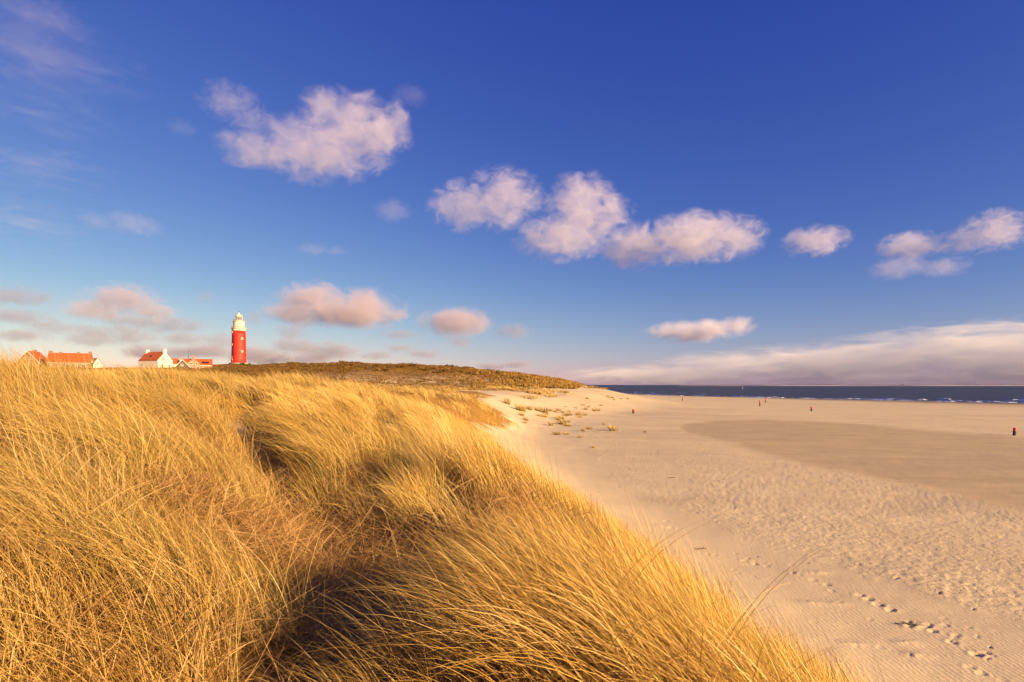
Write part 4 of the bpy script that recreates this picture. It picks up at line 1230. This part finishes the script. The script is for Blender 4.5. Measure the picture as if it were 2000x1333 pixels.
# ------------------------------------------------------------------ clouds (filled with scattering droplets)
def cloud(px, py, depth, lobes, label, density=0.012, noise=0.8, detail=8, nscale=2.4, depth_r=0.7, color=(0.915, 0.885, 0.945), name='cumulus_cloud', group='fair weather clouds', soft=1.7, stretch=(1, 1, 1.3), thr=0.0):
    """lobes: (dx, dy, rx, ry) in photograph pixels about the cloud's middle"""
    k = depth / FPX
    c = px_point(px, py, depth)
    az = math.atan2(c.x, c.y)
    kd = math.hypot(c.x, c.y) / FPX * math.cos(az)      # metres per pixel across the line of sight
    kd = depth / FPX
    g = 1.12
    L = [(dx * kd, 0.0, -dy * kd, g * rx * kd, g * max(rx * depth_r, ry) * kd, g * ry * kd) for dx, dy, rx, ry in lobes]
    bm = bmesh.new()
    for (x, y, z, a, b, h) in L:
        bmesh.ops.create_icosphere(bm, subdivisions=3, radius=1.0, matrix=Matrix.Translation((x, y, z)) @ Matrix.Diagonal((a, b, h, 1)))
    me = bpy.data.meshes.new('cloud'); bm.to_mesh(me); bm.free()
    if len(L) > 1:
        tmp = bpy.data.objects.new('tmp', me); COL.objects.link(tmp)
        md = tmp.modifiers.new('r', 'REMESH'); md.mode = 'VOXEL'
        md.voxel_size = max(min(q[3:]) for q in L) / 7.0
        dg = bpy.context.evaluated_depsgraph_get()
        me2 = bpy.data.meshes.new_from_object(tmp.evaluated_get(dg))
        bpy.data.objects.remove(tmp); bpy.data.meshes.remove(me); me = me2
        me.name = 'cloud'
    t = NT('cloud_vapour')
    t.t.nodes.remove(t.b)
    co = t.n('TexCoord').outputs['Object']
    F = None
    size = max(max(q[3], q[5]) for q in L)
    for (x, y, z, a, b, h) in L:
        mp = t.n('Mapping'); mp.vector_type = 'TEXTURE'
        mp.inputs['Location'].default_value = (x, y, z); mp.inputs['Scale'].default_value = (a, b, h)
        t.l(co, mp.inputs['Vector'])
        ln = t.n('VectorMath'); ln.operation = 'LENGTH'; t.l(mp.outputs[0], ln.inputs[0])
        f = t.math('SUBTRACT', 1.0, ln.outputs['Value'])
        F = f if F is None else t.math('SMOOTH_MAX', F, f, 0.25)
    mp = t.n('Mapping'); mp.inputs['Scale'].default_value = tuple(nscale * s / size for s in stretch)
    mp.inputs['Location'].default_value = (px * 0.37, py * 0.73, 3.1)
    t.l(co, mp.inputs['Vector'])
    nz = t.noise(mp.outputs[0], 1.0, detail, 0.66, 0.9)
    nn = t.math('MULTIPLY', t.math('SUBTRACT', nz, 0.51), noise * 3.0)
    d = t.math('MULTIPLY', t.math('ADD', t.math('SUBTRACT', F, thr), nn), soft, clamp=True)
    d = t.math('MULTIPLY', d, d)
    # nothing left at the hull itself
    d = t.math('MULTIPLY', d, t.ramp(F, 0.0, 0.15))
    pv = t.n('VolumePrincipled')
    pv.inputs['Color'].default_value = (*color, 1)
    pv.inputs['Anisotropy'].default_value = 0.0
    t.l(t.math('MULTIPLY', d, density * 0.48), pv.inputs['Density'])
    t.l(pv.outputs[0], t.out.inputs['Volume'])
    me.materials.clear(); me.materials.append(t.m)
    o = link(name, me); o.location = c; o.rotation_euler = (0, 0, -az)
    tag(o, label, 'cloud', group)
    return o

ALT = 800.0
def dist_for(py): return ALT * FPX / max(HORIZON - py, 40)
cloud(655, 262, dist_for(262), [(50, -12, 95, 80), (-5, -48, 65, 45), (-35, 36, 120, 64), (-135, 50, 85, 38), (88, -28, 58, 62)], 'largest pink white cloud, high in the left half of the sky', 0.011, noise=1.05, nscale=3.0)
cloud(470, 212, dist_for(212), [(-18, -10, 62, 40), (22, 18, 52, 34)], 'wispy pink cloud beside the largest cloud, to its upper left', 0.006, noise=1.1, nscale=2.8)
cloud(955, 398, dist_for(398), [(25, -10, 85, 62), (-45, 5, 75, 50)], 'pale cloud near the middle of the sky with ragged left side', 0.010, noise=1.1, nscale=2.8)
cloud(1128, 432, dist_for(432), [(5, -35, 75, 60), (-30, 32, 95, 48), (55, -12, 60, 40), (10, 5, 70, 55)], 'white heaped cloud right of the middle, left of a longer cloud', 0.011, noise=1.0, nscale=3.2)
cloud(1335, 472, dist_for(472), [(-85, 5, 95, 46), (20, -5, 110, 52), (90, 0, 65, 44)], 'long white cloud right of the middle with a bright rounded end', 0.012, noise=0.9, nscale=3.4)
cloud(1595, 471, dist_for(471), [(0, 0, 66, 32)], 'small bright oval cloud, leftmost of three in the right of the sky', 0.013, noise=0.8)
cloud(1765, 482, dist_for(482), [(10, 0, 62, 30)], 'small bright cloud, middle one of three in the right of the sky', 0.013, noise=0.8)
cloud(1928, 460, dist_for(460), [(15, -8, 62, 42), (-30, 5, 55, 28)], 'small ragged cloud, rightmost of three in the right of the sky', 0.011, noise=1.1, nscale=3.0)
cloud(1752, 524, dist_for(524), [(0, 0, 55, 26)], 'faint cloud shred just under the middle small cloud', 0.004, noise=0.8)
cloud(1838, 522, dist_for(522), [(0, 0, 52, 22)], 'faint cloud shred lower right of the middle small cloud', 0.004, noise=0.8)
cloud(660, 602, dist_for(602), [(-45, -12, 80, 42), (50, -2, 85, 42), (-70, 12, 75, 26), (10, 10, 120, 30)], 'broad pinkish cloud low in the sky right of the lighthouse', 0.010, color=(0.76, 0.69, 0.74))
cloud(892, 630, dist_for(630), [(0, 0, 78, 32)], 'rounded pinkish cloud low above the hill', 0.010, noise=0.4, color=(0.76, 0.69, 0.74))
cloud(240, 597, dist_for(597), [(0, -8, 75, 40), (45, 8, 60, 28), (-50, 10, 55, 26)], 'grey pink cloud low in the sky above the white cottage', 0.008, color=(0.76, 0.69, 0.74))
cloud(1380, 643, dist_for(643), [(-20, 4, 100, 24), (55, -4, 40, 22)], 'low pink cloud above the cloud bank on the right', 0.008)
cloud(768, 412, dist_for(412), [(0, 0, 42, 26)], 'small faint cloud below the largest cloud', 0.004, noise=0.6)
cloud(238, 434, dist_for(434), [(20, 0, 60, 26), (-40, 4, 42, 18)], 'faint pink cloud alone on the left over the grey pink cloud', 0.003, noise=0.6)
cloud(802, 187, dist_for(187), [(0, 0, 42, 24)], 'faint tiny cloud at the upper right of the largest cloud', 0.003, noise=0.6)
cloud(356, 250, dist_for(250), [(0, 0, 32, 20)], 'faint tiny cloud left of the largest cloud', 0.003, noise=0.6)
cloud(625, 488, dist_for(488), [(-12, 0, 32, 14), (30, 0, 26, 12)], 'faint pair of shreds below the largest cloud', 0.003, noise=0.6)
LOW = [(25, 578, 70, 18), (28, 618, 60, 16), (102, 638, 42, 14), (180, 646, 36, 12), (258, 654, 46, 20), (335, 635, 56, 16), (300, 690, 60, 15), (180, 662, 45, 14), (360, 661, 40, 13), (400, 688, 60, 14), (402, 582, 20, 14), (430, 668, 34, 16),
       (495, 622, 24, 14), (500, 690, 45, 14), (572, 648, 32, 18), (575, 677, 42, 18), (520, 700, 60, 12), (645, 687, 52, 18), (600, 700, 50, 12), (590, 632, 30, 10), (780, 654, 34, 10), (1003, 648, 36, 14), (900, 668, 26, 12), (782, 680, 26, 10), (735, 694, 30, 9), (830, 692, 32, 8), (960, 716, 30, 7), (1010, 712, 28, 7), (30, 655, 50, 12), (250, 626, 50, 12)]
LOW_LABELS = ['low grey cloud at the left edge, upper of the two there', 'low grey cloud at the left edge, just under another grey streak', 'low grey cloud above the brown gable house', 'small low cloud between the long house and the white cottage', 'soft low cloud straight above the white cottage roof', 'low cloud streak to the lower right of the grey pink cloud', 'thin low cloud behind the chimneys of the white cottage', 'low cloud strip above the small white house', 'low cloud above the radio mast', 'thin cloud strip behind the red brick house roof', 'tiny round cloud alone to the upper left of the lighthouse', 'low cloud just left of the lighthouse tower at half height', 'tiny cloud just right of the lighthouse lantern', 'low cloud touching the right side of the lighthouse foot', 'small cloud under the left part of the broad pinkish cloud', 'low cloud right of the lighthouse at mid tower height', 'thin cloud strip over the dune right of the lighthouse foot', 'low pink cloud over the middle of the hill crest', 'thin cloud strip on the hill crest below the low pink cloud', 'tiny shred hanging under the broad pinkish cloud left end', 'thin streak between the broad pinkish cloud and the rounded one', 'small cloud just right of the rounded pinkish cloud', 'tiny cloud below the rounded pinkish cloud', 'tiny cloud streak under the broad pinkish cloud right end', 'thin streak close over the hill crest, left of two', 'thin streak close over the hill crest, right of two', 'tiny streak over the seaward slope of the hill, left one', 'tiny streak over the seaward slope of the hill, right one', 'low cloud at the left edge over the grass tips', 'low cloud streak under the grey pink cloud left end']
for i, (px, py, rx, ry) in enumerate(LOW):
    cloud(px, py, dist_for(py), [(0, 0, rx * 1.25, ry * 1.25)], LOW_LABELS[i], 0.0042, noise=0.65, detail=4, color=(0.58, 0.55, 0.64), name='low_cloud', group='small low clouds over the dunes')  # vapour colour darkened to grey mauve: weaker sunlight put into the tint
# cloud bank over the sea
cloud(1640, 712, 13500, [(-330, 22, 320, 30), (0, 5, 380, 50), (320, -5, 420, 72), (640, -10, 420, 85)], 'wide pale cloud bank lying along the horizon over the sea', 0.0026, noise=0.5, color=(0.955, 0.95, 0.955), detail=6, nscale=4.0, depth_r=0.25, name='cloud_bank', group=None, soft=1.8, stretch=(1, 1, 6))

# high ice cloud streaks
for px, py, rx, ry, lab in [(60, 95, 210, 105, 'thin high streaks of cirrus in the top left corner'), (70, 215, 150, 60, 'thin high cirrus streaks on the left, second from the top'), (60, 320, 150, 60, 'thin high cirrus streaks on the left, third from the top'), (50, 430, 150, 60, 'thin high cirrus streaks on the left, lowest of all')]:
    cloud(px, py, 9000, [(0, 0, rx, ry)], lab, 0.00075, noise=1.5, detail=6, nscale=2.6, depth_r=0.4, name='cirrus_cloud', group='high cirrus streaks', stretch=(1.0, 1.0, 9.0), soft=1.0, thr=0.25)
cloud(60, 8, 4200, [(0, 0, 110, 16)], 'pale pink cloud strip at the very top left edge of the sky', 0.001, noise=0.6)

cloud(40, 625, 14000, [(0, 0, 420, 110), (260, 20, 380, 80)], 'thin grey veil of high cloud low on the left behind the houses', 0.00009, noise=0.25, detail=3, nscale=2.0, depth_r=0.3, color=(0.52, 0.52, 0.60), name='cloud_veil', group=None, soft=1.6, stretch=(1, 1, 3))
